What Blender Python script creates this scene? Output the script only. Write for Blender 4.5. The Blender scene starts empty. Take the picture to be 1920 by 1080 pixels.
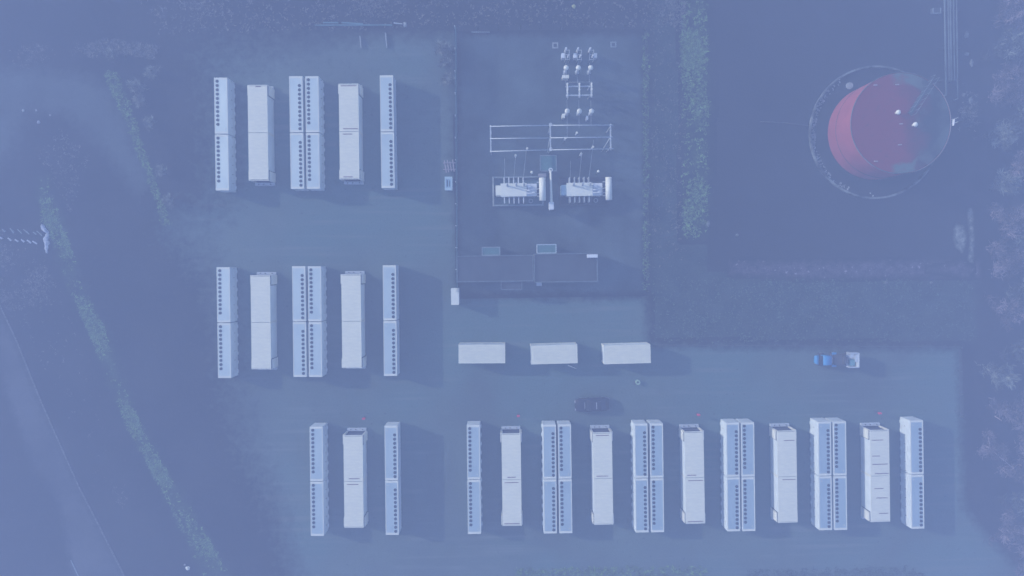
import bpy, bmesh, math, random
import numpy as np
from mathutils import Vector, Matrix
R = math.radians
S = bpy.context.scene
COL = S.collection
random.seed(7); RNG = np.random.default_rng(7)

# ------------------------------------------------------------------ camera, sky, sun, exposure
H = 91.0; F = 1280.0                       # drone height in metres, focal length in photo pixels
NX, NY = 950.0, 500.0                      # photo pixel straight below the drone
ROLL = R(0.85)
up = Vector((960 - NX, NY - 540, F)).normalized()
xa = Vector((math.cos(ROLL), math.sin(ROLL), 0)); xa = (xa - up * xa.dot(up)).normalized()
ya = up.cross(xa)
C2W = Matrix((xa, ya, up))                 # camera axes -> world
cam = bpy.data.cameras.new('camera'); cam.lens = 24; cam.sensor_width = 36; cam.clip_end = 3000
cam_o = bpy.data.objects.new('camera', cam); COL.objects.link(cam_o)
cam_o.matrix_world = Matrix.Translation((0, 0, H)) @ C2W.to_4x4()
S.camera = cam_o

def P(px, py, z=0.0):
    """photo pixel -> point of the place at height z"""
    d = C2W @ Vector((px - 960, 540 - py, -F))
    t = (z - H) / d.z
    return Vector((d.x * t, d.y * t, z))

SUN_EL, SUN_AZ = R(22.3), R(180 - 19.7)    # light comes from the left and a little from above in the photo
world = bpy.data.worlds.new('World'); S.world = world; world.use_nodes = True
wn = world.node_tree
sky = wn.nodes.new('ShaderNodeTexSky'); sky.sky_type = 'NISHITA'; sky.sun_disc = False
sky.sun_elevation = SUN_EL; sky.sun_rotation = R(90) - SUN_AZ
wn.nodes['Background'].inputs[1].default_value = 0.12
wn.links.new(sky.outputs[0], wn.nodes['Background'].inputs[0])
sl = bpy.data.lights.new('sun', 'SUN'); sl.energy = 3.8; sl.angle = R(0.5); sl.color = (1, .96, .9)
so = bpy.data.objects.new('sun', sl); COL.objects.link(so)
so.rotation_euler = Vector((math.cos(SUN_EL) * math.cos(SUN_AZ), math.cos(SUN_EL) * math.sin(SUN_AZ), math.sin(SUN_EL))).to_track_quat('Z', 'Y').to_euler()
S.view_settings.view_transform = 'Standard'; S.view_settings.look = 'None'
S.view_settings.exposure = 1.7; S.view_settings.gamma = 1
S.cycles.volume_bounces = 0

# ------------------------------------------------------------------ tags
def tag(o, label=None, cat=None, group=None, kind=None):
    if label: o['label'] = label
    if cat: o['category'] = cat
    if group: o['group'] = group
    if kind: o['kind'] = kind
    return o
def empty(name, loc=(0, 0, 0), rz=0.0):
    o = bpy.data.objects.new(name, None); COL.objects.link(o)
    o.location = loc; o.rotation_euler = (0, 0, rz); o.empty_display_size = .3
    return o
def copy_tree(o, parent=None):
    c = o.copy(); COL.objects.link(c)
    if parent is not None: c.parent = parent
    for ch in list(o.children): copy_tree(ch, c)
    return c

# ------------------------------------------------------------------ materials
def mat(name, col, rough=.7, metal=0.0, var=0.0, scale=3.0, col2=None, spec=.35, bump=0.0, attr=None, stretch=None):
    m = bpy.data.materials.new(name); m.use_nodes = True
    n = m.node_tree; b = n.nodes['Principled BSDF']
    b.inputs['Roughness'].default_value = rough; b.inputs['Metallic'].default_value = metal
    b.inputs['Specular IOR Level'].default_value = spec
    if col2 is None: col2 = tuple(c * (1 - var) for c in col)
    tc = n.nodes.new('ShaderNodeTexCoord')
    src = tc.outputs['Object']
    if stretch:
        mp = n.nodes.new('ShaderNodeMapping'); mp.inputs['Scale'].default_value = stretch
        n.links.new(src, mp.inputs[0]); src = mp.outputs[0]
    nz = n.nodes.new('ShaderNodeTexNoise'); nz.inputs['Scale'].default_value = scale; nz.inputs['Detail'].default_value = 6
    n.links.new(src, nz.inputs['Vector'])
    mx = n.nodes.new('ShaderNodeMix'); mx.data_type = 'RGBA'
    mx.inputs[6].default_value = (*col, 1); mx.inputs[7].default_value = (*col2, 1)
    if attr:
        at = n.nodes.new('ShaderNodeAttribute'); at.attribute_name = attr
        n.links.new(at.outputs['Fac'], mx.inputs[0])
    else:
        rp = n.nodes.new('ShaderNodeMapRange'); rp.inputs[1].default_value = .35; rp.inputs[2].default_value = .65
        n.links.new(nz.outputs[0], rp.inputs[0]); n.links.new(rp.outputs[0], mx.inputs[0])
    n.links.new(mx.outputs[2], b.inputs['Base Color'])
    if bump:
        bp = n.nodes.new('ShaderNodeBump'); bp.inputs['Strength'].default_value = bump; bp.inputs['Distance'].default_value = .05
        n.links.new(nz.outputs[0], bp.inputs['Height']); n.links.new(bp.outputs[0], b.inputs['Normal'])
    return m

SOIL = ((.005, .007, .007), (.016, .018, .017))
def ground_mat(name, cols=None, scale=.35, fine=6.0, fine_amt=.35, patch=None, specks=None, tracks=None):
    """soil everywhere; where attribute 'blend' rises, the surface cols=(a,b) laid over it with a ragged edge"""
    m = bpy.data.materials.new(name); m.use_nodes = True
    n = m.node_tree; L = n.links; b = n.nodes['Principled BSDF']
    b.inputs['Roughness'].default_value = .95; b.inputs['Specular IOR Level'].default_value = .1
    geo = n.nodes.new('ShaderNodeNewGeometry')
    def noise(sc, det=6, rough=.6):
        z = n.nodes.new('ShaderNodeTexNoise'); z.inputs['Scale'].default_value = sc; z.inputs['Detail'].default_value = det
        z.inputs['Roughness'].default_value = rough
        L.new(geo.outputs['Position'], z.inputs['Vector']); return z.outputs[0]
    def rng(s, a, b_, c=0., d=1.):
        r = n.nodes.new('ShaderNodeMapRange'); r.inputs[1].default_value = a; r.inputs[2].default_value = b_
        r.inputs[3].default_value = c; r.inputs[4].default_value = d; L.new(s, r.inputs[0]); return r.outputs[0]
    def mix(f, a, c):
        x = n.nodes.new('ShaderNodeMix'); x.data_type = 'RGBA'
        L.new(f, x.inputs[0])
        for v, i in ((a, 6), (c, 7)):
            if isinstance(v, tuple): x.inputs[i].default_value = (*v, 1)
            else: L.new(v, x.inputs[i])
        return x.outputs[2]
    def mul(a, c):
        x = n.nodes.new('ShaderNodeMath'); x.operation = 'MULTIPLY'; L.new(a, x.inputs[0])
        if isinstance(c, float): x.inputs[1].default_value = c
        else: L.new(c, x.inputs[1])
        return x.outputs[0]
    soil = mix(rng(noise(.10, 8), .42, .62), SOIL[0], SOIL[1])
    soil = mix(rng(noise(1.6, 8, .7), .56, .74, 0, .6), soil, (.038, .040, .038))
    out = soil
    if cols:
        s = mix(rng(noise(scale, 5), .35, .65), cols[0], cols[1])
        if patch: s = mix(rng(noise(patch[1], 4, .5), patch[2], patch[3]), s, patch[0])
        f = rng(noise(fine, 4, .7), .3, .7, 1 - fine_amt, 1 + fine_amt)
        hv = n.nodes.new('ShaderNodeMix'); hv.data_type = 'RGBA'; hv.blend_type = 'MULTIPLY'; hv.inputs[0].default_value = 1
        L.new(s, hv.inputs[6]); cb = n.nodes.new('ShaderNodeCombineColor')
        for i in range(3): L.new(f, cb.inputs[i])
        L.new(cb.outputs[0], hv.inputs[7]); s = hv.outputs[2]
        if tracks:
            mp = n.nodes.new('ShaderNodeMapping'); mp.inputs['Scale'].default_value = (.05, 1.3, 1); mp.inputs['Rotation'].default_value = (0, 0, .03)
            L.new(geo.outputs['Position'], mp.inputs[0])
            tz = n.nodes.new('ShaderNodeTexNoise'); tz.inputs['Scale'].default_value = 1.0; tz.inputs['Detail'].default_value = 5; L.new(mp.outputs[0], tz.inputs['Vector'])
            s = mix(mul(rng(tz.outputs[0], .5, .68), rng(noise(.09, 2), .45, .6)), s, tracks)
            s = mix(rng(noise(.5, 7, .75), .60, .72, 0, .45), s, (.045, .060, .062))
        if specks: s = mix(rng(noise(specks[1], 2, .5), specks[2], specks[2] + .05), s, specks[0])
        at = n.nodes.new('ShaderNodeAttribute'); at.attribute_name = 'blend'
        ad = n.nodes.new('ShaderNodeMath'); ad.operation = 'ADD'
        L.new(at.outputs['Fac'], ad.inputs[0]); L.new(rng(noise(.9, 6, .65), .2, .8, -.45, .45), ad.inputs[1])
        out = mix(rng(ad.outputs[0], .15, .95), soil, s)
    L.new(out, b.inputs['Base Color'])
    bp = n.nodes.new('ShaderNodeBump'); bp.inputs['Strength'].default_value = .5; bp.inputs['Distance'].default_value = .06
    L.new(noise(3.5, 8, .7), bp.inputs['Height']); L.new(bp.outputs[0], b.inputs['Normal'])
    return m

M = dict(
    white=mat('white_paint', (.66, .67, .57), .6, var=.10, scale=.9, col2=(.60, .62, .54)),
    white_side=mat('white_side_skylit', (.60, .67, .66), .6, var=.1, scale=1.2),  # cooler side copy of the white, skylight on shaded sides put into its colour
    roofw=mat('white_container_roof', (.70, .69, .54), .65, scale=1.3, col2=(.63, .63, .51), stretch=(1, 3.5, 1)),
    lid=mat('grey_lid_panel', (.61, .68, .62), .46, metal=.85, scale=.6, col2=(.55, .63, .59), spec=.5),
    fan=mat('dark_fan', (.035, .04, .045), .6), blade=mat('fan_blade', (.045, .05, .055), .6),
    dark=mat('dark_recess', (.05, .055, .06), .8), slot=mat('rust_shadow_slot', (.16, .10, .12), .8),
    grey=mat('galvanised', (.45, .50, .52), .5, metal=.2, var=.2), porc=mat('pale_insulator', (.62, .66, .68), .4, var=.1),
    bluebox=mat('pale_blue_paint', (.28, .42, .50), .6, var=.1), conc=mat('pale_concrete', (.30, .33, .33), .9, var=.35, scale=2),
    concd=mat('worn_concrete', (.12, .13, .13), .95, scale=5, col2=(.03, .035, .035)),
    red=mat('red_oxide_paint', (.30, .062, .075), .8, var=.2, scale=.4), redhi=mat('bright_red', (.55, .03, .08), .6),
    roofd=mat('dark_roof_felt', (.038, .050, .056), .9, var=.35, scale=.5), greenroof=mat('green_grey_sheet', (.06, .16, .16), .8, var=.2),
    lump=mat('dull_lump', (.13, .15, .15), .95, var=.6, scale=3), bcope=mat('building_edge', (.13, .17, .19), .85, var=.35, scale=2), coping=mat('pale_coping', (.20, .25, .27), .8, var=.3, scale=2), brick=mat('rendered_wall', (.18, .17, .16), .9, var=.2),
    black=mat('black_car_paint', (.006, .006, .008), .35, spec=.3), glass=mat('dark_glass', (.008, .010, .012), .12, spec=.4),
    tyre=mat('tyre_rubber', (.02, .02, .02), .9), chrome=mat('wheel_rim', (.3, .3, .32), .4, metal=.6), lampg=mat('lamp_glass', (.36, .37, .40), .2),
    vblue=mat('blue_vehicle_paint', (.03, .22, .46), .45, var=.1), vwhite=mat('white_tray_paint', (.48, .54, .58), .6, var=.2),
    tail=mat('tail_lamp', (.3, .01, .01), .3),
    tub=mat('pale_green_plastic', (.28, .42, .30), .6, var=.2),
    wood=mat('weathered_timber', (.34, .30, .33), .9, var=.3, scale=4), plank=mat('pale_timber', (.42, .46, .52), .9, var=.3, scale=3),
    bark=mat('bark', (.06, .05, .045), .95, var=.3), wire=mat('aluminium_wire', (.30, .34, .38), .4, metal=.3),
    pipe=mat('pale_pipe', (.10, .135, .15), .7, var=.4, scale=.7), fencep=mat('fence_pale', (.07, .15, .17), .8, var=.3), beam=mat('teal_steel', (.09, .20, .23), .6, var=.4, scale=.5),
    twig=mat('twig_mix', (.015, .015, .015), .95, col2=(.26, .21, .22), attr='var'),
    twigg=mat('twig_green_mix', (.012, .016, .016), .95, col2=(.22, .25, .20), attr='var'),
    leaf=mat('leaf_mix', (.02, .04, .03), .9, col2=(.09, .22, .13), attr='var'),
    mead=mat('meadow_mix', (.008, .016, .012), .95, col2=(.08, .14, .10), attr='var'), grass=mat('grass_mix', (.022, .036, .02), .95, col2=(.17, .30, .09), attr='var'),
    weed=mat('weed_mix', (.010, .014, .013), .95, col2=(.17, .17, .15), attr='var'),
    rock=mat('rubble', (.32, .33, .36), .95, var=.5, scale=3),
)

# ------------------------------------------------------------------ mesh builder
class MB:
    def __init__(s): s.v = []; s.f = []; s.smooth = []
    def raw(s, v, f, smooth=False):
        k = len(s.v); s.v += [tuple(p) for p in v]; s.f += [tuple(i + k for i in q) for q in f]; s.smooth += [smooth] * len(f); return s
    def box(s, cx, cy, z0, lx, ly, lz, rz=0.0, taper=1.0):
        c, n = math.cos(rz), math.sin(rz); v = []
        for z, t in ((z0, 1), (z0 + lz, taper)):
            for a, b in ((-1, -1), (1, -1), (1, 1), (-1, 1)):
                x, y = a * lx / 2 * t, b * ly / 2 * t; v.append((cx + x * c - y * n, cy + x * n + y * c, z))
        return s.raw(v, [(3, 2, 1, 0), (4, 5, 6, 7), (0, 1, 5, 4), (1, 2, 6, 5), (2, 3, 7, 6), (3, 0, 4, 7)])
    def cyl(s, x, y, z0, r, h, n=16, r2=None, rot=None):
        r2 = r if r2 is None else r2
        v = [(r * math.cos(2 * math.pi * i / n), r * math.sin(2 * math.pi * i / n), 0) for i in range(n)] + \
            [(r2 * math.cos(2 * math.pi * i / n), r2 * math.sin(2 * math.pi * i / n), h) for i in range(n)]
        if rot is not None: v = [tuple(rot @ Vector(p)) for p in v]
        v = [(p[0] + x, p[1] + y, p[2] + z0) for p in v]
        s.raw(v, [(i, (i + 1) % n, n + (i + 1) % n, n + i) for i in range(n)], True)
        k = len(s.v) - 2 * n
        s.f += [tuple(k + i for i in range(n - 1, -1, -1)), tuple(k + n + i for i in range(n))]; s.smooth += [False, False]
        return s
    def tube(s, a, b, r, n=8, r2=None):
        a, b = Vector(a), Vector(b); d = b - a
        q = d.to_track_quat('Z', 'Y').to_matrix()
        return s.cyl(a.x, a.y, a.z, r, d.length, n, r2, q)
    def ring(s, x, y, z0, ri, ro, h, n=64, a0=0, a1=2 * math.pi):
        full = abs(a1 - a0 - 2 * math.pi) < 1e-6; m = n if full else n + 1; v = []
        for i in range(m):
            a = a0 + (a1 - a0) * i / n
            for r, z in ((ri, z0), (ro, z0), (ro, z0 + h), (ri, z0 + h)): v.append((x + r * math.cos(a), y + r * math.sin(a), z))
        f = []
        for i in range(n):
            j = (i + 1) % m
            for k in range(4): f.append((4 * i + k, 4 * j + k, 4 * j + (k + 1) % 4, 4 * i + (k + 1) % 4))
        if not full: f += [(3, 2, 1, 0), (4 * n, 4 * n + 1, 4 * n + 2, 4 * n + 3)]
        return s.raw(v, [q[::-1] for q in f], False)
    def ball(s, x, y, z, r, n=12, sz=1.0, sx=1., sy=1.):
        v = []; f = []; m = n // 2
        for i in range(m + 1):
            t = math.pi * i / m
            for j in range(n):
                p = 2 * math.pi * j / n; v.append((x + sx * r * math.sin(t) * math.cos(p), y + sy * r * math.sin(t) * math.sin(p), z + sz * r * math.cos(t)))
        for i in range(m):
            for j in range(n): f.append((i * n + j, (i + 1) * n + j, (i + 1) * n + (j + 1) % n, i * n + (j + 1) % n))
        return s.raw(v, f, True)
    def loft(s, rings, smooth=True):
        n = len(rings[0]); k = len(s.v); v = [p for r in rings for p in r]; f = []
        for i in range(len(rings) - 1):
            for j in range(n): f.append((i * n + j, i * n + (j + 1) % n, (i + 1) * n + (j + 1) % n, (i + 1) * n + j))
        f += [tuple(range(n - 1, -1, -1)), tuple((len(rings) - 1) * n + j for j in range(n))]
        return s.raw(v, f, smooth)
    def build(s, name, m, parent=None, bevel=0.0):
        me = bpy.data.meshes.new(name)
        me.from_pydata([tuple(p) for p in s.v], [], s.f)
        me.polygons.foreach_set('use_smooth', s.smooth)
        me.materials.append(m); me.update()
        if bevel:
            bm = bmesh.new(); bm.from_mesh(me)
            bmesh.ops.bevel(bm, geom=[e for e in bm.edges], offset=bevel, segments=2, affect='EDGES', clamp_overlap=True)
            bm.to_mesh(me); bm.free()
        bm = bmesh.new(); bm.from_mesh(me); bmesh.ops.recalc_face_normals(bm, faces=bm.faces); bm.to_mesh(me); bm.free()
        o = bpy.data.objects.new(name, me); COL.objects.link(o)
        if parent is not None: o.parent = parent
        return o

# ------------------------------------------------------------------ the ground
def rect_sheet(name, half, z, m):
    o = MB().raw([(-half, -half, z), (half, -half, z), (half, half, z), (-half, half, z)], [(0, 1, 2, 3)]).build(name, m)
    return o
tag(rect_sheet('ground', 450, 0, ground_mat('dark_soil')), 'dark bare soil all around the fenced site, painted-in shade left of the yard', 'ground', kind='structure')

def poly_dist(X, Y, pts):
    n = len(pts); inside = np.zeros(X.shape, bool); D = np.full(X.shape, 1e9)
    for i in range(n):
        x0, y0 = pts[i]; x1, y1 = pts[(i + 1) % n]
        c = ((y0 > Y) != (y1 > Y)) & (X < (x1 - x0) * (Y - y0) / (y1 - y0 + 1e-12) + x0); inside ^= c
        dx, dy = x1 - x0, y1 - y0; t = np.clip(((X - x0) * dx + (Y - y0) * dy) / (dx * dx + dy * dy + 1e-9), 0, 1)
        D = np.minimum(D, np.hypot(X - x0 - t * dx, Y - y0 - t * dy))
    return np.where(inside, D, -D)
def sheet(name, px, z, m, soft=1.0, step=.4, label=None, cat=None, kind='structure', softf=None, thin=None):
    pts = [tuple(P(x, y)[:2]) for x, y in px]
    xs = [p[0] for p in pts]; ys = [p[1] for p in pts]
    mg = 5 if softf else soft
    gx = np.arange(min(xs) - mg, max(xs) + mg + step, step); gy = np.arange(min(ys) - mg, max(ys) + mg + step, step)
    X, Y = np.meshgrid(gx, gy); D = poly_dist(X, Y, pts)
    if softf is not None: soft = softf(X, Y)
    bl = np.clip(D / soft * .5 + .5, -.2, 1.4)
    if thin is not None: bl = bl * thin(X, Y)
    keep = D > -soft; nx = len(gx)
    cell = keep[:-1, :-1] | keep[1:, :-1] | keep[:-1, 1:] | keep[1:, 1:]
    idx = np.full(X.size, -1); f = []
    I, J = np.nonzero(cell)
    q = np.stack([I * nx + J, I * nx + J + 1, (I + 1) * nx + J + 1, (I + 1) * nx + J], 1)
    used = np.unique(q); idx[used] = np.arange(len(used)); q = idx[q]
    co = np.stack([X.ravel()[used], Y.ravel()[used], np.full(len(used), z)], 1)
    me = bpy.data.meshes.new(name); me.from_pydata(co.tolist(), [], q.tolist())
    a = me.attributes.new('blend', 'FLOAT', 'POINT'); a.data.foreach_set('value', bl.ravel()[used].astype(np.float32))
    me.materials.append(m); me.update()
    o = bpy.data.objects.new(name, me); COL.objects.link(o)
    return tag(o, label, cat, kind=kind)

yard_m = ground_mat('yard_gravel', ((.060, .084, .080), (.084, .122, .108)), .07, 5, .18, patch=((.068, .118, .112), .045, .47, .60), specks=((.04, .06, .06), 2.2, .68), tracks=(.105, .135, .125))
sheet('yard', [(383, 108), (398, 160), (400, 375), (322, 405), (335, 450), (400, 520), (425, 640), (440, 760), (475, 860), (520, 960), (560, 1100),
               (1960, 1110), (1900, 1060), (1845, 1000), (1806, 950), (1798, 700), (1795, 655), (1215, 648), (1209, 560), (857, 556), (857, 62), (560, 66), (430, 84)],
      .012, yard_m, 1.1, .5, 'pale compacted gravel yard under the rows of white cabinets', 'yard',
      softf=lambda X, Y: np.interp(X, [P(420, 600).x, P(700, 600).x], [4.2, .9]), thin=lambda X, Y: np.interp(Y, [P(900, 480).y, P(900, 330).y], [1.0, .72]))  # soft left edge leaves dark ground where tree shade falls, shade painted as soil
comp_m = ground_mat('compound_gravel', ((.024, .036, .036), (.070, .100, .105)), .12, 6, .25)
sheet('compound_gravel', [(862, 66), (1204, 66), (1206, 548), (862, 548)], .020, comp_m, .5, .4, 'bluish gravel inside the fenced substation compound', 'gravel')
tar_m = ground_mat('tar_hardstanding', ((.010, .012, .012), (.017, .020, .022)), .08, 3, .12)
sheet('hardstanding', [(1335, -60), (1826, -60), (1822, 494), (1335, 494)], .008, tar_m, .6, .6, 'smooth black hardstanding around the red tank', 'hardstanding')
track_m = ground_mat('track_dust', ((.034, .044, .044), (.060, .080, .080)), .12, 3, .15)
sheet('path', [(-40, 128), (70, 130), (170, 145), (215, 175), (235, 230), (262, 292), (290, 345), (318, 398), (330, 430), (285, 388), (240, 345), (190, 275), (125, 218), (50, 205), (22, 290), (-40, 330)],
      .010, track_m, 1.6, .5, 'pale dusty track curving across the top left corner', 'track')
road_m = ground_mat('worn_road', ((.022, .026, .030), (.060, .066, .072)), .15, 4, .15)
sheet('road', [(-60, 500), (0, 585), (32, 650), (72, 748), (108, 828), (148, 918), (184, 988), (240, 1095), (140, 1095), (110, 940), (60, 870), (35, 800), (0, 700), (-60, 640)],
      .010, road_m, .8, .5, 'worn grey road running down the bottom left corner', 'road')
g_m = ground_mat('grass_ground', ((.006, .012, .008), (.040, .068, .030)), .5, 4, .6)
gd_m = ground_mat('rough_grass_ground', ((.012, .022, .018), (.030, .048, .040)), .4, 5, .5, specks=((.10, .11, .10), 2.4, .70))
sheet('verge', [(1222, -60), (1330, -60), (1332, 500), (1385, 516), (1832, 520), (1830, 640), (1215, 644), (1222, 300)], .006, gd_m, .8, .5, 'dark rough grass verge between substation and tank yard', 'verge')
rub_m = ground_mat('rubble_ground', ((.020, .020, .024), (.075, .065, .085)), 1.1, 5, .6, specks=((.22, .20, .25), 1.8, .66))
sheet('rubble_strip', [(1370, 492), (1838, 490), (1838, 518), (1500, 520), (1370, 512)], .010, rub_m, .5, .3, 'strip of pale crumbly rubble below the black hardstanding', 'rubble')
sand_m = ground_mat('sandy_soil', ((.05, .065, .06), (.20, .22, .20)), 1.6, 4, .4)
sheet('sandy_patch', [(1792, 420), (1806, 425), (1812, 450), (1804, 474), (1793, 462), (1788, 445)], .012, sand_m, .3, .12, 'star shaped sandy patch near the lower right tank yard corner', 'sand')
sheet('sandy_patch', [(1813, 392), (1822, 390), (1826, 440), (1824, 500), (1816, 502), (1819, 440)], .014, sand_m, .25, .12, 'long thin sandy streak beside the star shaped patch', 'sand')
sheet('sandy_patch', [(1740, 505), (1775, 500), (1800, 490), (1822, 505), (1815, 520), (1780, 512)], .016, rub_m, .5, .25, 'crumbly pale patch at the corner of the tank yard', 'sand')
bank = [(82, 335), (86, 375), (100, 415), (120, 472), (138, 528), (156, 565), (180, 612), (208, 690), (238, 765), (268, 830), (300, 885), (335, 945), (370, 1010), (410, 1085)]
bw = [9, 13, 15, 13, 12, 13, 15, 12, 11, 12, 13, 16, 19, 22]
def strip(path, w): return [(x - a, y) for (x, y), a in zip(path, w)] + [(x + a, y) for (x, y), a in reversed(list(zip(path, w)))]
sheet('grass_bank', strip(bank, bw), .014, g_m, 1.1, .25, 'long green bank winding down the left side of the site', 'bank')
sheet('grass_strip', [(1284, -60), (1318, -60), (1326, 120), (1324, 440), (1288, 440), (1292, 200)], .014, g_m, 1.3, .3, 'green strip along the left edge of the black hardstanding', 'grass strip')

# ------------------------------------------------------------------ small plants in masses
def tufts(name, pts, n_each, size, m, label, cat, spread=.25, up_=.6, kind='stuff', flat=False):
    V = []; Fa = []; A = []
    for (x, y, s) in pts:
        base = RNG.uniform(0, 1)
        for _ in range(n_each):
            a = RNG.uniform(0, 6.283); r = RNG.uniform(0, spread) * s; L = size * s * RNG.uniform(.5, 1.3)
            bx, by = x + r * math.cos(a), y + r * math.sin(a); t = RNG.uniform(0, 6.283); e = RNG.uniform(.15, up_)
            dx, dy, dz = math.cos(t) * math.cos(e), math.sin(t) * math.cos(e), math.sin(e); w = L * RNG.uniform(.12, .3)
            k = len(V)
            V += [(bx - dy * w, by + dx * w, .03), (bx + dy * w, by - dx * w, .03), (bx + dx * L, by + dy * L, .03 + dz * L)]
            Fa.append((k, k + 1, k + 2)); A.append(min(1, max(0, base * .7 + RNG.uniform(0, .45))) ** 1.8)
    me = bpy.data.meshes.new(name); me.from_pydata(V, [], Fa); at = me.attributes.new('var', 'FLOAT', 'FACE'); at.data.foreach_set('value', A)
    me.materials.append(m); me.update(); o = bpy.data.objects.new(name, me); COL.objects.link(o)
    return tag(o, label, cat, kind=kind)
def scatter(poly, n, clump=0.0):
    pts = [tuple(P(x, y)[:2]) for x, y in poly]; xs = [p[0] for p in pts]; ys = [p[1] for p in pts]; out = []
    cx = RNG.uniform(min(xs), max(xs), 40); cy = RNG.uniform(min(ys), max(ys), 40)
    while len(out) < n:
        if clump and RNG.uniform() < clump:
            i = RNG.integers(0, 40); X = cx[i] + RNG.normal(0, 1.2, 200); Y = cy[i] + RNG.normal(0, 1.2, 200)
        else: X = RNG.uniform(min(xs), max(xs), 200); Y = RNG.uniform(min(ys), max(ys), 200)
        D = poly_dist(X, Y, pts)
        for x, y, d in zip(X, Y, D):
            if d > 0 and len(out) < n: out.append((x, y, RNG.uniform(.6, 1.3)))
    return out
tufts('grass', scatter(strip(bank, [w * 1.1 for w in bw]), 2100, .85), 5, .30, M['grass'], 'tufts of bright grass growing along the left hand bank', 'grass')
tufts('grass', scatter([(1276, -20), (1326, -20), (1328, 440), (1280, 450)], 1500, .7), 5, .3, M['grass'], 'grass tufts in the strip beside the black hardstanding', 'grass')
tufts('grass', scatter([(1206, 60), (1216, 60), (1216, 540), (1206, 545)], 420, .3), 5, .25, M['grass'], 'thin line of grass against the right compound fence', 'grass')
tufts('grass', scatter([(970, 1066), (1320, 1062), (1330, 1090), (960, 1095)], 800, .4), 5, .32, M['grass'], 'green grass edge at the bottom middle of the yard', 'grass')
tufts('grass', scatter([(1400, 1068), (1600, 1066), (1700, 1062), (1760, 1090), (1390, 1095)], 800, .3), 5, .3, M['mead'], 'dull weedy edge at the bottom right of the yard', 'weeds')
tufts('grass', scatter([(1225, 520), (1826, 526), (1826, 640), (1225, 640)], 3000, .3), 4, .20, M['mead'], 'dark meadow grass between the yard and the tank yard', 'grass')
tufts('grass', scatter([(1222, 0), (1285, 0), (1285, 500), (1222, 500)], 500, .3), 4, .24, M['weed'], 'sparse weeds between the compound fence and green strip', 'weeds')
tufts('grass', scatter([(250, -20), (1290, -20), (1290, 52), (860, 50), (300, 66)], 1900, .45), 4, .28, M['weed'], 'scrubby weeds along the top edge beyond the yard', 'weeds')
tufts('grass', scatter([(150, 95), (175, 78), (215, 74), (300, 88), (290, 110), (215, 100), (170, 108)], 330, .2), 5, .3, M['weed'], 'pale weeds arching over the top left track', 'weeds')
tufts('grass', scatter(strip([(205, 135), (225, 180), (245, 225), (262, 280), (282, 330), (300, 380), (312, 420)], [12, 12, 10, 8, 7, 7, 9]), 520, .2), 5, .28, M['grass'], 'thin grass fringe down the right side of the track', 'grass')
tufts('grass', scatter([(0, 420), (60, 440), (120, 560), (200, 760), (250, 880), (240, 960), (180, 900), (90, 700), (0, 560)], 700, .5), 4, .22, M['weed'], 'scattered weeds between the bank and the worn road', 'weeds')
tufts('grass', scatter([(10, 140), (160, 100), (300, 100), (300, 70), (0, 90)], 250, .5), 4, .22, M['weed'], 'sparse weeds above the top left track', 'weeds')
tufts('grass', scatter([(70, 290), (110, 240), (170, 290), (130, 400), (95, 330)], 190, .3), 4, .24, M['weed'], 'weedy patch inside the bend of the track', 'weeds')
tufts('grass', scatter([(1790, 40), (1830, 40), (1835, 380), (1800, 380)], 130, .5), 4, .3, M['weed'], 'pale dry weeds between the pipes and the trees', 'weeds')

# ------------------------------------------------------------------ trees and shrubs (bare winter brush)
def brush(seed, rad, hgt, n, m, name='crown', leafy=.5):
    rg = np.random.default_rng(seed); V = []; Fa = []; A = []
    nb = 9; ends = []
    for b in range(nb * 4):
        a = rg.uniform(0, 6.283); rr = rad * math.sqrt(rg.uniform(.02, 1)) * (1 + .25 * math.sin(3 * a + seed)); ends.append((rr * math.cos(a), rr * math.sin(a), hgt * (1 - .55 * (rr / rad) ** 2) * rg.uniform(.55, 1)))
    def quad(p, q, w, v):
        d = q - p; s = Vector((-d.y, d.x, 0)); s = s.normalized() * w if s.length > 1e-6 else Vector((w, 0, 0)); k = len(V)
        V.extend([tuple(p - s), tuple(p + s), tuple(q + s * .3), tuple(q - s * .3)]); Fa.append((k, k + 1, k + 2, k + 3)); A.append(v)
    for e in ends:
        E_ = Vector(e); bz = rg.uniform(0, 1) ** 1.5
        quad(Vector((0, 0, hgt * .25)), E_, .045, .2 + .8 * (rg.uniform() < .25))
        for _ in range(n // len(ends)):
            t = rg.uniform(.45, 1.1); p = Vector((0, 0, hgt * .25)).lerp(E_, t) + Vector(rg.normal(0, .16 * rad, 3)) * .6
            d = Vector(rg.normal(0, 1, 3)); d.z = abs(d.z) * .6; d.normalize(); L = rg.uniform(.25, .8)
            quad(p, p + d * L, rg.uniform(.03, .04 + .10 * leafy), min(1, bz * .75 + rg.uniform(0, .4)) ** 2)
    me = bpy.data.meshes.new(name); me.from_pydata(V, [], Fa); at = me.attributes.new('var', 'FLOAT', 'FACE'); at.data.foreach_set('value', A)
    me.materials.append(m); me.update(); return me
def tree_mesh(h, r):
    t = MB(); t.tube((0, 0, 0), (0, 0, h * .3), r, 8, r * .8)
    for k in range(5):
        a = k * 1.257 + .4; t.tube((0, 0, h * .28), (math.cos(a) * h * .25, math.sin(a) * h * .25, h * .7), r * .5, 6, r * .15)
    return t
crowns = [brush(11, 2.3, 5.0, 1500, M['twig']), brush(23, 2.0, 4.2, 1300, M['twigg']), brush(31, 2.6, 5.5, 1700, M['twig']), brush(47, 1.7, 3.6, 1100, M['twigg'])]
hts = [5.0, 4.2, 5.5, 3.6]
trunks = []
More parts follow.
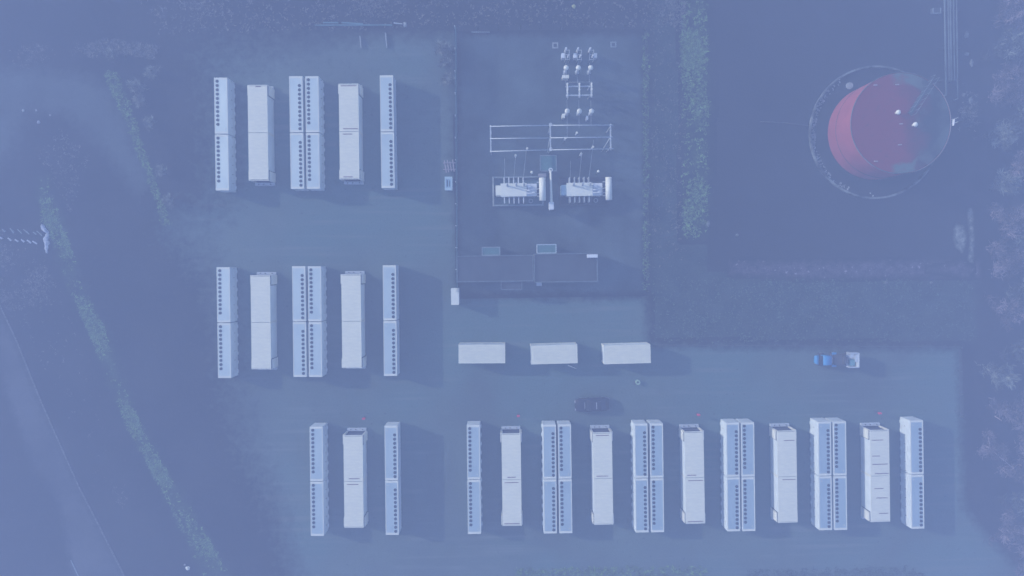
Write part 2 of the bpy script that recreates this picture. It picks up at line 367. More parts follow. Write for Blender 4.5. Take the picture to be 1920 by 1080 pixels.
def tree(px, py, k, rz, sc, label, cat='tree', group='bare trees along the right edge', name='bare_tree'):
    o = empty(name, P(px, py, 0), rz); o.scale = (sc, sc, sc)
    c = bpy.data.objects.new('crown', crowns[k]); COL.objects.link(c); c.parent = o
    if k not in trunks_d: trunks_d[k] = tree_mesh(hts[k], .12).build('trunk', M['bark'], o)
    else:
        t = trunks_d[k].copy(); COL.objects.link(t); t.parent = o
    return tag(o, label, cat, group)
trunks_d = {}
tr = [(1868, 40, 0, .3, 1, 'purple brown bare tree in the top right corner of the photo'),
      (1905, 8, 2, 1.3, .9, 'bare tree cut by the top frame edge at the far right corner'),
      (1872, 96, 1, 2.3, 1.1, 'pale green tinged bare tree just below the topmost corner trees'),
      (1908, 140, 0, 4.3, 1.05, 'bare tree at the frame edge level with the top of the tank ring'),
      (1868, 178, 2, 5.3, .85, 'small reddish bare tree right of the lower ends of the pipes'),
      (1905, 225, 1, 0.7, 1.1, 'greenish bare tree at the frame edge level with the tank vents'),
      (1862, 262, 3, 1.7, 1, 'low greenish bush tree right of the tank ladder'),
      (1900, 320, 0, 2.7, .95, 'brown bare tree at the frame edge level with the tank bottom'),
      (1868, 345, 3, .1, 1, 'small pale bare tree above the thin sandy streak'),
      (1875, 415, 0, 3.7, 1.0, 'bare tree right of the middle of the thin sandy streak'),
      (1912, 450, 1, 4.7, 1.1, 'greenish bare tree at the frame edge beyond the sandy streak'),
      (1868, 490, 2, 5.7, .9, 'reddish bare tree right of the rubble strip end'),
      (1905, 545, 1, .2, 1.1, 'greenish bare tree at the frame edge level with the meadow grass'),
      (1870, 585, 0, 1.2, .9, 'brown bare tree right of the lower meadow grass'),
      (1908, 650, 1, 2.2, 1.3, 'large pale green bare tree level with the yard top right corner'),
      (1862, 700, 3, 3.2, 1, 'small bare bush nearest the upper right yard corner'),
      (1888, 765, 0, 4.2, 1.2, 'wide brown bare tree right of the last cabinet column top'),
      (1845, 835, 2, 5.2, .7, 'small reddish bare tree close to the last cabinet column'),
      (1900, 860, 2, .9, 1.0, 'reddish bare tree behind the fallen pale branch'),
      (1905, 930, 1, 1.9, 1.2, 'greenish bare tree at the frame edge level with the cabinet bottoms'),
      (1878, 985, 0, 2.9, .9, 'brown bare tree nearest the bottom right yard edge'),
      (1912, 1040, 2, 3.9, 1.0, 'bare tree in the bottom right corner of the photo')]
for a in tr: tree(*a)
sh = [(260, 165, 3, .4, .55, 'reddish bare shrub at the top of the left shrub line'), (268, 192, 3, 2.4, .5, 'second reddish shrub just below the topmost of the left line'),
      (290, 140, 3, 1.4, .5, 'bare shrub right of the reddish shrubs on the left'), (215, 105, 1, 3.4, .4, 'low pale shrub under the weed arch at top left'),
      (308, 320, 3, 4.4, .45, 'bare shrub halfway down the left shrub line'), (320, 375, 3, 5.4, .45, 'bare shrub at the lower end of the left shrub line'),
      (285, 230, 3, 5.0, .45, 'bare shrub between the reddish pair and the lower left shrubs')]
for a in sh: tree(*a, cat='shrub', group='bare shrubs between the track and the yard', name='bare_shrub')
for a in [(832, 95, 3, .2, .62, 'brown scrub bush at the top of the mound left of the fence'), (838, 120, 1, 2.2, .45, 'brown scrub bush in the middle of the mound by the fence'),
          (842, 150, 3, 4.2, .5, 'brown scrub bush at the foot of the mound by the fence')]:
    tree(*a, cat='bush', group='scrub bushes on the mound beside the fence', name='scrub_bush')
b_ = MB(); q0 = P(1852, 838, 2.2); q1 = P(1900, 878, 2.4); b_.tube(q0, q1, .07, 6, .03); b_.tube(q0.lerp(q1, .1), P(1853, 820, 2.5), .05, 6, .02); b_.tube(q0.lerp(q1, .5), P(1880, 850, 2.6), .04, 6, .02)
b_.tube(q0, P(1846, 842, 0), .09, 6, .07); b_.tube(q1, P(1893, 872, 0), .09, 6, .05)
tag(b_.build('fallen_branch', M['wood']), 'pale fallen branch lying among the trees at the right edge', 'branch')

# ------------------------------------------------------------------ battery cabinets with roof fans
UL, UW, UH = 7.14, 1.70, 2.5
def make_unit():
    r = empty('battery_cabinet')
    b = MB(); b.box(0, 0, .15, UW, UL, UH - .15 - .04); b.build('cabinet_body', M['white_side'], r, .03)
    # raised rim round the lid
    z = UH - .045; t = .11; k = MB()
    k.box(-UW / 2 + t / 2 + .004, 0, z, t, UL - .01, .05); k.box(UW / 2 - t / 2 - .004, 0, z, t, UL - .01, .05)
    k.box(0, UL / 2 - .14, z, UW - 2 * t - .012, .27, .05); k.box(0, -UL / 2 + .14, z, UW - 2 * t - .012, .27, .05)
    k.build('roof_rim', M['white'], r)
    l = MB(); l.box(0, 0, z + .002, UW - 2 * t - .03, UL - .58, .028); l.build('lid_panel', M['lid'], r)
    fd = MB(); fd.cyl(0, 0, 0, .20, .035, 20)
    fr = MB(); fr.ring(0, 0, 0, .185, .215, .05, 20)
    bl = MB()
    for i in range(5): a = i * 1.2566; bl.box(.09 * math.cos(a), .09 * math.sin(a), .036, .15, .05, .006, a)
    bl.cyl(0, 0, .037, .04, .012, 10)
    f0 = None
    for i in range(11):
        y = UL / 2 - .46 - .548 * i
        if f0 is None:
            f0 = fd.build('fan', M['fan'], r); g = bl.build('blade_set', M['blade'], f0); f0.location = (-UW / 2 + .40, y, z + .031)
        else:
            c = f0.copy(); COL.objects.link(c); c.location = (-UW / 2 + .40, y, z + .031)
            g2 = g.copy(); COL.objects.link(g2); g2.parent = c
    p = MB(); p.cyl(0, 0, 0, .075, .05, 10); o = p.build('lifting_eye', M['white'], r); o.location = (UW / 2 - .38, -UL / 2 + .62, z + .031)
    d = MB(); d.box(0, 0, 0, .035, UL / 6 - .06, 1.95); d0 = d.build('door', M['white_side'], r)
    h = MB(); h.box(.035, .40, .95, .04, .05, .25); h0 = h.build('handle', M['dark'], d0)
    v = MB(); v.box(.06, 0, .04, .10, .42, .30); v0 = v.build('vent_hood', M['white_side'], d0)
    d0.location = (UW / 2 + .018, -UL / 2 + UL / 12, .25)
    for i in range(1, 6):
        c = d0.copy(); COL.objects.link(c); c.location = (UW / 2 + .018, -UL / 2 + UL / 12 + i * UL / 6, .25)
        for q in (h0, v0):
            e = q.copy(); COL.objects.link(e); e.parent = c
    s = MB(); s.box(0, 0, 0, UW - .12, UL - .12, .148); s.build('plinth', M['dark'], r)
    return r
# ------------------------------------------------------------------ converter containers
CL, CW, CH = 6.06, 2.50, 2.6
def make_conv(slots, skid):
    """skid=+1: exposed end frame, side housings and skid at the +Y end"""
    r = empty('converter_container')
    b = MB(); b.box(0, -.08 * skid, .12, CW - .02, CL - .30, CH - .12 - .03); b.build('container_body', M['white_side'], r, .02)
    ro = MB(); ro.box(0, -.06 * skid, CH - .028, CW, CL - .18, .03)
    n = 14
    for i in range(n):
        y = -CL / 2 + .5 + i * (CL - 1.0) / (n - 1); ro.box(0, y, CH + .004, CW - .35, .13, .012)
    ro.build('roof', M['roofw'], r)
    for sy in (-1, 1):
        fr = MB()
        for sx in (-1, 1): fr.box(sx * (CW / 2 - .055), sy * (CL / 2 - .06), .1, .12, .14, CH - .1)
        fr.box(0, sy * (CL / 2 - .05), CH - .125, CW - .23, .10, .12)
        fr.build('corner_frame', M['white'], r)
    e = MB(); e.box(0, skid * (CL / 2 - .21), .3, CW - .30, .08, CH - .55); e.build('shaded_end_grille', M['dark'], r)  # dark grille panel, shade of the end recess put into its colour
    hs = MB(); hs.box(0, 0, 0, .15, 1.22, 2.05, 0)
    hs2 = None
    for sx in (-1, 1):
        if hs2 is None: hs2 = hs.build('side_housing', M['white'], r, .02)
        else: hs2 = hs2.copy(); COL.objects.link(hs2)
        hs2.location = (sx * (CW / 2 + .08), skid * (CL / 2 - .62), .25)
    for sx in (-1, 1):
        g = MB(); g.box(sx * (CW / 2 + .010), skid * (CL / 2 - 1.29), .3, .05, .09, 2.1); g.box(sx * (CW / 2 + .010), skid * (CL / 2 - .62), 2.31, .05, 1.2, .10); g.build('side_seam', M['dark'], r)
    k = MB(); k.box(0, skid * (CL / 2 + .20), 0, CW + .02, .38, .42)
    k.build('end_skid', M['vwhite'], r, .02)
    for i, x in enumerate((-.75, -.1, .8)):
        q = MB(); q.cyl(0, 0, 0, .07, .09, 8); qo = q.build('cable_gland', M['dark'], r); qo.location = (x, skid * (CL / 2 + .22), .421)
    p = MB(); p.box(0, 0, 0, CW - .2, CL - .1, .11); p.build('base_frame', M['dark'], r)
    for (x, y, w) in slots:
        q = MB(); q.box(x, y, CH + .018, w, .10, .006); q.build('roof_slot', M['slot'], r)
    return r

ORD = ['first', 'second', 'third', 'fourth', 'fifth', 'sixth', 'seventh', 'eighth', 'ninth', 'tenth', 'eleventh', 'twelfth', 'thirteenth', 'fourteenth', 'fifteenth']
blocks = {
 'top': [('L', 401.2, 146, 404.6, 356.5), ('P', 464.2, 160.4, 466.8, 337.3), ('R', 542, 143.6, 545.3, 353.5), ('L', 572.2, 143.6, 575, 353.5), ('P', 635.1, 158, 637.4, 335), ('R', 712, 141.7, 715.3, 352.2)],
 'middle': [('L', 406, 499.7, 409, 710), ('P', 469.8, 516, 472, 692.3), ('R', 547.5, 498, 550.3, 708), ('L', 577.2, 498, 579.4, 708), ('P', 639.8, 514, 642, 690.5), ('R', 717.5, 496, 719.9, 706.3)],
 'bottom left': [('L', 580.5, 798.4, 582.9, 1006.5), ('P', 643.8, 814.5, 646, 991), ('R', 720.8, 796, 723.4, 1005.5)],
 'bottom right': [('L', 875, 794.5, 877.4, 1003.7), ('P', 940.2, 811.5, 942.4, 987.5), ('R', 1017.8, 793.5, 1020, 1003), ('L', 1046, 793, 1048.9, 1003), ('P', 1111.3, 808.5, 1114.2, 986.5),
        ('R', 1189.5, 792, 1192, 1001), ('L', 1218.6, 791.5, 1221, 1001), ('P', 1283, 807, 1286.3, 984.7), ('R', 1361.5, 790, 1363.8, 999), ('L', 1389.6, 789.5, 1392.2, 999), ('P', 1457, 805.5, 1459.8, 982.7),
        ('R', 1533.6, 788, 1536, 997), ('L', 1561.8, 787.5, 1564.4, 997), ('P', 1631.2, 805, 1633.4, 980.5), ('R', 1706.3, 785, 1709, 995)]}
# roof strips, slot shadow and rust in their dark colour (x, y, width) for upper / lower container of each converter column
E_ = CL / 2
slots = {('top', 1): ([(.1, E_ - .22, .7)], []), ('top', 4): ([(0, E_ - .28, 2.0), (.2, -E_ + .32, 1.9)], [(-.2, E_ - .3, 1.2), (-.2, -E_ + .3, 1.2)]),
 ('middle', 1): ([], []), ('middle', 4): ([], []), ('bottom left', 1): ([(.1, -E_ + .35, 1.4)], [(-.1, E_ - .35, 1.5)]),
 ('bottom right', 1): ([(0, -E_ + .3, 1.1)], [(0, E_ - .35, 1.8), (0, -E_ + .3, 2.0)]), ('bottom right', 4): ([(0, E_ - .4, 1.7), (-.1, -E_ + .3, 1.5)], []),
 ('bottom right', 7): ([(-.4, -E_ + .3, 1.2)], [(.1, E_ - .35, 2.0), (0, -E_ + .3, 2.0)]), ('bottom right', 10): ([(.3, E_ - .9 - .4, 1.4)], [(.2, E_ - .35, 1.7)]),
 ('bottom right', 13): ([(-.3, 1.7, 1.5), (-.5, -.4, 1.0), (0, -1.5, 2.0), (.2, -E_ + .3, 1.8)], [(-.2, 1.4, 1.2), (.2, .15, 1.5), (.4, -1.9, 1.2)])}
proto_u = None
for bn, cols in blocks.items():
    for ci, (t, xt, yt, xb, yb) in enumerate(cols):
        h = UH if t != 'P' else CH
        L_, W_ = (UL, UW) if t != 'P' else (CL, CW)
        T = P(xt, yt, h); B = P(xb, yb, h); u = (T - B).normalized(); rgt = Vector((u.y, -u.x, 0))
        mid = (T + B) / 2 + rgt * W_ / 2; gap = .10 if t != 'P' else .06
        rz = math.atan2(-u.x, u.y)
        for hi, s in (('upper', 1), ('lower', -1)):
            c = mid + u * s * (L_ + gap) / 2; c.z = .02
            if t == 'P':
                sl_ = slots.get((bn, ci), ([], []))[0 if s > 0 else 1]
                o = make_conv(sl_, s); o.location = c; o.rotation_euler = (0, 0, rz)
                tag(o, f'wide white flat-roofed container without fans, {hi} one, {ORD[ci]} column of the {bn} block', 'container', 'wide converter containers between the battery cabinets')
            else:
                if proto_u is None: proto_u = make_unit(); o = proto_u
                else: o = copy_tree(proto_u)
                o.location = c; o.rotation_euler = (0, 0, rz + (math.pi if t == 'R' else 0))
                side = 'left' if t == 'L' else 'right'
                tag(o, f'white battery cabinet, {side} edge roof fans, {hi} one, {ORD[ci]} column, {bn} block', 'battery cabinet', 'battery cabinets with round roof fans')

# ------------------------------------------------------------------ three shipping containers
def make_ship():
    r = empty('shipping_container'); l, w, h = 6.06, 2.44, 2.59
    b = MB(); b.box(0, 0, .15, l - .10, w - .10, h - .20)
    n = 20
    for i in range(n):
        x = -l / 2 + .3 + i * (l - .6) / (n - 1)
        for sy in (-1, 1): b.box(x, sy * (w / 2 - .04), .2, .15, .05, h - .4)
    b.build('wall', M['white_side'], r)
    ro = MB(); ro.box(0, 0, h - .052, l - .05, w - .05, .03)
    for i in range(18): ro.box(-l / 2 + .35 + i * (l - .7) / 17, 0, h - .021, .15, w - .35, .035)
    ro.build('roof', M['roofw'], r)
    f = MB()
    for sy in (-1, 1):
        f.box(0, sy * (w / 2 - .03), h - .1, l - .2, .06, .10); f.box(0, sy * (w / 2 - .03), 0, l - .2, .06, .16)
    for sx in (-1, 1):
        f.box(sx * (l / 2 - .03), 0, h - .1, .06, w - .2, .10)
        for sy in (-1, 1): f.box(sx * (l / 2 - .08), sy * (w / 2 - .08), 0, .17, .17, h)
    f.build('corner_frame', M['white'], r)
    for sy in (-1, 1):
        d = MB(); d.box(l / 2 - .02, sy * .56, .2, .05, 1.1, 2.2)
        dd = d.build('door', M['white'], r)
        k = MB(); k.tube((l / 2 + .02, sy * .3, .2), (l / 2 + .02, sy * .3, 2.4), .02, 6); k.build('lock_rod', M['grey'], dd)
    return r
ship = make_ship()
for i, (xl, yt, xr, yb, rz, lab) in enumerate([(859.3, 644.3, 947.5, 683, -.6, 'leftmost of the three crosswise white shipping containers, slightly turned, marks near its corners'),
        (995, 645.8, 1083, 683.3, .7, 'middle one of the three crosswise white shipping containers, pole lying beside it'),
        (1130.6, 645.5, 1221.8, 683, .7, 'rightmost of the three crosswise white shipping containers, nearest the round green tub')]):
    a = P(xl, yt, 2.59); b = P(xr, yb, 2.59); c = (a + b) / 2; c.z = .02
    o = ship if i == 0 else copy_tree(ship)
    o.location = c; o.rotation_euler = (0, 0, R(rz)); tag(o, lab, 'shipping container', 'white shipping containers in a row')
b_ = MB(); b_.tube(P(1065, 685, .25), P(1080, 691, .05), .07, 8); tag(b_.build('pole', M['white']), 'short pale pole lying below the middle shipping container', 'pole')

# ------------------------------------------------------------------ red tank
def make_tank():
    zt = 6.1; c = P(1689, 231, zt); r_ = 6.22
    t = empty('oil_tank', (c.x, c.y, 0))
    w = MB(); n = 96
    v = []; f = []
    for z in (0, 1.5, 1.55, 3.0, 3.05, 4.6, 4.65, zt):
        rr = r_ if z in (0, 1.5, 3.05, 4.65, zt) or True else r_
        for i in range(n): a = 2 * math.pi * i / n; v.append((rr * math.cos(a), rr * math.sin(a), z))
    for k in range(7):
        for i in range(n): f.append((k * n + i, k * n + (i + 1) % n, (k + 1) * n + (i + 1) % n, (k + 1) * n + i))
    w.raw(v, f, True); w.build('tank_wall', M['red'], t)
    sm = MB(); sm.ring(0, 0, 2.2, r_ + .002, r_ + .03, .06, 96); sm.build('weld_band', M['dark'], t)
    # roof: shallow cone with a stained felt and standing dirt
    m = bpy.data.materials.new('stained_roof'); m.use_nodes = True; N = m.node_tree; L = N.links; bs = N.nodes['Principled BSDF']
    bs.inputs['Roughness'].default_value = .85; bs.inputs['Specular IOR Level'].default_value = .2
    tc = N.nodes.new('ShaderNodeTexCoord'); sp = N.nodes.new('ShaderNodeSeparateXYZ'); L.new(tc.outputs['Object'], sp.inputs[0])
    nz = N.nodes.new('ShaderNodeTexNoise'); nz.inputs['Scale'].default_value = .45; nz.inputs['Detail'].default_value = 3; L.new(tc.outputs['Object'], nz.inputs[0])
    def mth(op, a, b=None):
        q = N.nodes.new('ShaderNodeMath'); q.operation = op
        for i, s in enumerate((a, b)):
            if s is None: continue
            if isinstance(s, (int, float)): q.inputs[i].default_value = s
            else: L.new(s, q.inputs[i])
        return q.outputs[0]
    def rg(s, a, b, c=0, d=1):
        q = N.nodes.new('ShaderNodeMapRange'); q.inputs[1].default_value = a; q.inputs[2].default_value = b; q.inputs[3].default_value = c; q.inputs[4].default_value = d; L.new(s, q.inputs[0]); return q.outputs[0]
    def mx(fa, a, b):
        q = N.nodes.new('ShaderNodeMix'); q.data_type = 'RGBA'; L.new(fa, q.inputs[0])
        for v_, i in ((a, 6), (b, 7)):
            if isinstance(v_, tuple): q.inputs[i].default_value = (*v_, 1)
            else: L.new(v_, q.inputs[i])
        return q.outputs[2]
    side = mth('ADD', sp.outputs[0], mth('MULTIPLY', mth('SUBTRACT', nz.outputs[0], .5), 5.0))
    rad = mth('ADD', mth('SQRT', mth('ADD', mth('POWER', sp.outputs[0], 2), mth('POWER', sp.outputs[1], 2))), mth('MULTIPLY', mth('SUBTRACT', nz.outputs[0], .5), 3.0))
    base = mx(rg(side, -.3, 3.6), (.15, .016, .024), (.016, .022, .026))
    n2 = N.nodes.new('ShaderNodeTexNoise'); n2.inputs['Scale'].default_value = .32; n2.inputs['Detail'].default_value = 4; L.new(tc.outputs['Object'], n2.inputs[0])
    rim = mth('MULTIPLY', mth('MULTIPLY', rg(rad, 4.7, 5.2), rg(sp.outputs[0], -1.4, -.6)), rg(sp.outputs[0], 1.5, 4.5, 1, .25))
    base = mx(mth('MULTIPLY', rim, rg(n2.outputs[0], .40, .48)), base, (.075, .105, .095))
    base = mx(mth('MULTIPLY', mth('MULTIPLY', rg(side, 2.0, 2.6), rg(n2.outputs[0], .50, .58)), .8), base, (.05, .075, .07))
    n3 = N.nodes.new('ShaderNodeTexNoise'); n3.inputs['Scale'].default_value = 1.6; n3.inputs['Detail'].default_value = 8; n3.inputs['Roughness'].default_value = .7; L.new(tc.outputs['Object'], n3.inputs[0])
    base = mx(rg(n3.outputs[0], .55, .75, 0, .5), base, (.03, .03, .032))
    L.new(base, bs.inputs['Base Color'])
    ro = MB(); v = [(0, 0, zt + .10)]; f = []
    for k, q in enumerate((.2, .4, .6, .8, .99)):
        for i in range(n): a = 2 * math.pi * i / n; v.append((r_ * q * math.cos(a), r_ * q * math.sin(a), zt + .10 * (1 - q)))
    for i in range(n): f.append((0, 1 + i, 1 + (i + 1) % n))
    for k in range(4):
        for i in range(n): f.append((1 + k * n + i, 1 + (k + 1) * n + i, 1 + (k + 1) * n + (i + 1) % n, 1 + k * n + (i + 1) % n))
    ro.raw(v, f, True); ro.build('tank_roof', m, t)
    rm = MB(); rm.ring(0, 0, zt - .05, r_ + .004, r_ + .055, .09, 96); rm.build('roof_rim', mat('rim_paint', (.20, .22, .23), .9, scale=.25, col2=(.05, .05, .055)), t)
    for px, py in ((1685, 210), (1717, 233)):
        p = P(px, py, zt + .7); q = MB(); q.cyl(0, 0, 0, .14, .5, 12); q.ball(0, 0, .58, .30, 14, .7)
        o = q.build('roof_vent', M['white'], t); o.location = (p.x - c.x, p.y - c.y, zt + .05)
    # stair walkway with handrail over the roof, running to the upper right rim
    a = P(1706, 214, zt + .2) - c; b = P(1750, 146, zt + .2) - c
    d = (b - a).normalized(); s = Vector((-d.y, d.x, 0))
    wk = MB(); wk.box((a.x + b.x) / 2, (a.y + b.y) / 2, zt + .12, (b - a).length, .55, .04, math.atan2(d.y, d.x)); wo = wk.build('walkway', M['roofd'], t)
    hr = MB()
    for k in (-1, 1):
        hr.tube(a + s * .3 * k + Vector((0, 0, zt + 1.0 - a.z)), b + s * .3 * k + Vector((0, 0, zt + 1.0 - b.z)), .02, 6)
        for i in range(8):
            p = a.lerp(b, i / 7) + s * .3 * k; hr.tube((p.x, p.y, zt + .1), (p.x, p.y, zt + 1.0), .02, 5)
    hr.build('handrail', M['coping'], wo)
    # ladder on the right side with a pale cage top
    g = P(1777, 228, zt) - c; an = math.atan2(g.y, g.x); ld = MB()
    gx, gy = (r_ + .25) * math.cos(an), (r_ + .25) * math.sin(an); tx, ty = -math.sin(an), math.cos(an)
    for k in (-1, 1): ld.tube((gx + tx * .25 * k, gy + ty * .25 * k, 0), (gx + tx * .25 * k, gy + ty * .25 * k, zt + 1.0), .03, 6)
    for i in range(20): ld.tube((gx - tx * .25, gy - ty * .25, .3 + i * .3), (gx + tx * .25, gy + ty * .25, .3 + i * .3), .015, 5)
    ld.build('ladder', M['grey'], t)
    pf = MB(); pf.box(gx - .1, gy - .2, zt + .16, .07, .75, .3, an * 0 - .12); pf.build('ladder_gate', M['porc'], t)
    for (px, py) in ((1654, 158), (1772, 226)):
        pass
    nzl = MB()
    for (px, py) in ((1690, 232), (1688, 271), (1642, 159), (1683, 158), (1643, 302)):
        p = P(px, py, zt + .2) - c; nzl.box(p.x, p.y, zt + .06, .45, .12, .12)
    nzl.build('roof_bracket', M['wood'], t)
    tag(t, 'large round red tank with a stained rusty roof and two white vents', 'tank')
    # kerb ring round the tank
    cc = Vector((c.x, c.y, 0)); e = MB(); e.ring(c.x, c.y, .01, 8.55, 8.78, .35, 120)
    k = e.build('bund_ring', mat('flaking_kerb', (.015, .018, .02), .95, scale=.9, col2=(.17, .20, .20)), None); tag(k, 'low flaking concrete ring wall around the red tank', 'bund wall')
    w2 = MB(); rg_ = np.random.default_rng(5)
    for i in range(170):
        a = rg_.normal(R(180), R(32)); rr = rg_.uniform(7.9, 8.5)
        w2.box(c.x + rr * math.cos(a), c.y + rr * math.sin(a), .012, rg_.uniform(.05, .28), rg_.uniform(.05, .3), .03, rg_.uniform(0, 3))
    tag(w2.build('flaked_paint', M['conc']), 'pale flakes and crumbs scattered inside the tank ring wall', 'debris', kind='stuff')
    p = P(1594, 160, .3); q = MB(); q.cyl(0, 0, 0, .45, .22, 24); q.cyl(0, 0, .22, .12, .06, 12); o = q.build('valve_cover', M['conc']); o.location = (p.x, p.y, .01)
    tag(o, 'small round pale cover inside the ring wall, upper left of the tank', 'cover')
    q = MB(); q.tube(P(1425, 228, .15), P(1470, 230, .15), .05, 8); q.tube(P(1470, 230, .15), P(1516, 236, .15), .05, 8)
    tag(q.build('ground_pipe', mat('dull_pipe', (.05, .05, .055))), 'thin dull pipe reaching the ring wall from the left', 'pipe')
make_tank()
# pipes at the top right
for i, (x, w, lab, yb) in enumerate([(1771, .11, 'leftmost pale pipe of the top right bundle', 178), (1778, .09, 'second pipe from the left in the top right bundle', 150), (1782, .11, 'thickest pale pipe in the middle of the top right bundle', 150),
                          (1788, .08, 'thin pipe right of the thickest one in the top right bundle', 150), (1794, .07, 'rightmost thin dull pipe of the top right bundle', 185)]):
    q = MB(); a = P(x - 1, -60, .9); b = P(x + (3 if i == 0 else 2), yb, .9); q.tube(a, b, w, 10); q.tube(b, b - Vector((0, 0, .88)), w, 10)
    o = q.build('pipe_run', M['pipe']); tag(o, lab, 'pipe', 'parallel pipes at the top right')
for y in (20, 90, 150):
    q = MB(); a = P(1766, y, .7); b = P(1800, y, .7); q.tube(a, b, .05, 6); q.tube(a, a - Vector((0, 0, .7)), .05, 6); q.tube(b, b - Vector((0, 0, .7)), .05, 6)
    tag(q.build('pipe_support', M['roofd']), {20: 'topmost dark trestle under the pipe bundle', 90: 'middle dark trestle under the pipe bundle', 150: 'lowest dark trestle under the pipe bundle'}[y], 'pipe support', 'trestles under the pipes')
a = P(1752, 22, 0); t = empty('valve_box', a); q = MB(); q.box(0, 0, 0, 1.1, .7, .5); q.build('box_body', M['roofd'], t)
q = MB(); q.box(-.5, 0, .5, .12, .6, .06); q.box(.5, 0, .5, .12, .6, .06); q.box(0, -.38, .5, 1.1, .08, .05); q.build('box_rim', M['coping'], t); tag(t, 'dark valve box with pale rim left of the pipe bundle', 'box')

# ------------------------------------------------------------------ fences
def fence(a, b, h, m, label, pale=True, post=2.75, z0=0.0, pale_m=None):
    a, b = Vector(a), Vector(b); L_ = (b - a).length; t = empty('fence' if not pale else 'palisade_fence', a, math.atan2((b - a).y, (b - a).x))
    n = max(2, round(L_ / post)); s = L_ / n
    po = MB(); po.box(0, 0, 0, .10, .10, h); p0 = po.build('post', m, t)
    for i in range(1, n + 1):
        c = p0.copy(); COL.objects.link(c); c.location = (i * s, 0, 0)
    pn = MB()
    if pale:
        for z in (.35, h - .4): pn.box(s / 2, -.055, z, s - .1, .05, .06)
        k = int(s / .17)
        for i in range(k): pn.box((i + .5) * s / k, -.10, .05, .075, .04, h - .05)
    else:
        for j in range(5): pn.box(s / 2, 0, .2 + j * (h - .3) / 4, s - .1, .02, .02)
    q0 = pn.build('panel' if pale else 'wire_run', pale_m or m, t)
    for i in range(1, n):
        c = q0.copy(); COL.objects.link(c); c.location = (i * s, 0, 0)
    return tag(t, label, 'fence')
fence(P(857.5, 545), P(855, 60), 2.4, M['grey'], 'pale galvanised palisade fence along the left side of the substation', pale_m=M['fencep'])
fence(P(858, 58), P(1208, 54), 2.0, M['roofd'], 'dark wire fence along the top of the substation compound', pale=False)
fence(P(1211, 545), P(1209, 56), 2.0, M['roofd'], 'wire fence along the right side of the substation compound', pale=False)
fence(P(1224, 646), P(1796, 650), .9, M['roofd'], 'low wire fence along the top right edge of the yard', pale=False)
fence(P(1799, 780), P(1796, 652), .9, M['roofd'], 'low wire fence at the right end of the yard', pale=False)

# ------------------------------------------------------------------ substation
def insulator(b, x, y, z0, h, r=.10, n=6):
    b.cyl(x, y, z0, r * .5, h, 10)
    for i in range(n): b.cyl(x, y, z0 + h * (i + .3) / n, r, h / n * .35, 12, r * .7)
ZB = 4.2
# busbar supports: cross beam on two legs, three insulators
ybar = [[(919, 237), (1032, 235), (1147, 234.5)], [(919, 260), (1032, 258.5), (1147, 257)], [(919, 284), (1032, 281), (1147, 279)]]
for i, (x, lab) in enumerate([(920, 'left busbar support frame of the substation'), (1032, 'middle busbar support frame, right above the greenish pad'), (1145, 'right busbar support frame with a slanting strut')]):
    pa = P(x, ybar[0][i][1], ZB - .45); pb = P(x, ybar[2][i][1], ZB - .45); t = empty('busbar_support', ((pa.x + pb.x) / 2, (pa.y + pb.y) / 2, 0))
    hy = (pa.y - pb.y) / 2
    q = MB(); q.box(0, 0, ZB - .62, .17, 2 * hy + .3, .15); q.build('cross_beam', M['grey'], t)
    for s in (-1, 1):
        q = MB(); q.box(0, s * hy * .85, 0, .12, .12, ZB - .62); q.build('leg', M['grey'], t)
    for yy in (-hy, 0, hy):
        q = MB(); insulator(q, 0, 0, 0, .40, .10, 4); o = q.build('post_insulator', M['porc'], t); o.location = (0, yy, ZB - .47)
    if i == 1:
        for s in (-1, 1):
            q = MB(); q.ring(0, s * hy, ZB + .06, .14, .20, .03, 20); q.build('corona_ring', M['porc'], t)
    if i > 0:
        q = MB(); q.tube((-.08, -.1, ZB - .7), (-.75 if i == 2 else -.25, -hy * .9, .9), .05, 6); q.build('strut', M['grey'], t)
    tag(t, lab, 'support frame', 'busbar support frames')
for k, lab in enumerate(['topmost of three long pale horizontal busbars', 'middle of three long pale horizontal busbars', 'lowest of three long pale horizontal busbars']):
    q = MB(); pts = [P(x, y, ZB) for x, y in ybar[k]]; q.tube(pts[0], pts[1], .065, 10); q.tube(pts[1], pts[2] + Vector((.2, 0, 0)), .065, 10)
    tag(q.build('busbar', M['grey']), lab, 'busbar', 'long busbars over the substation')

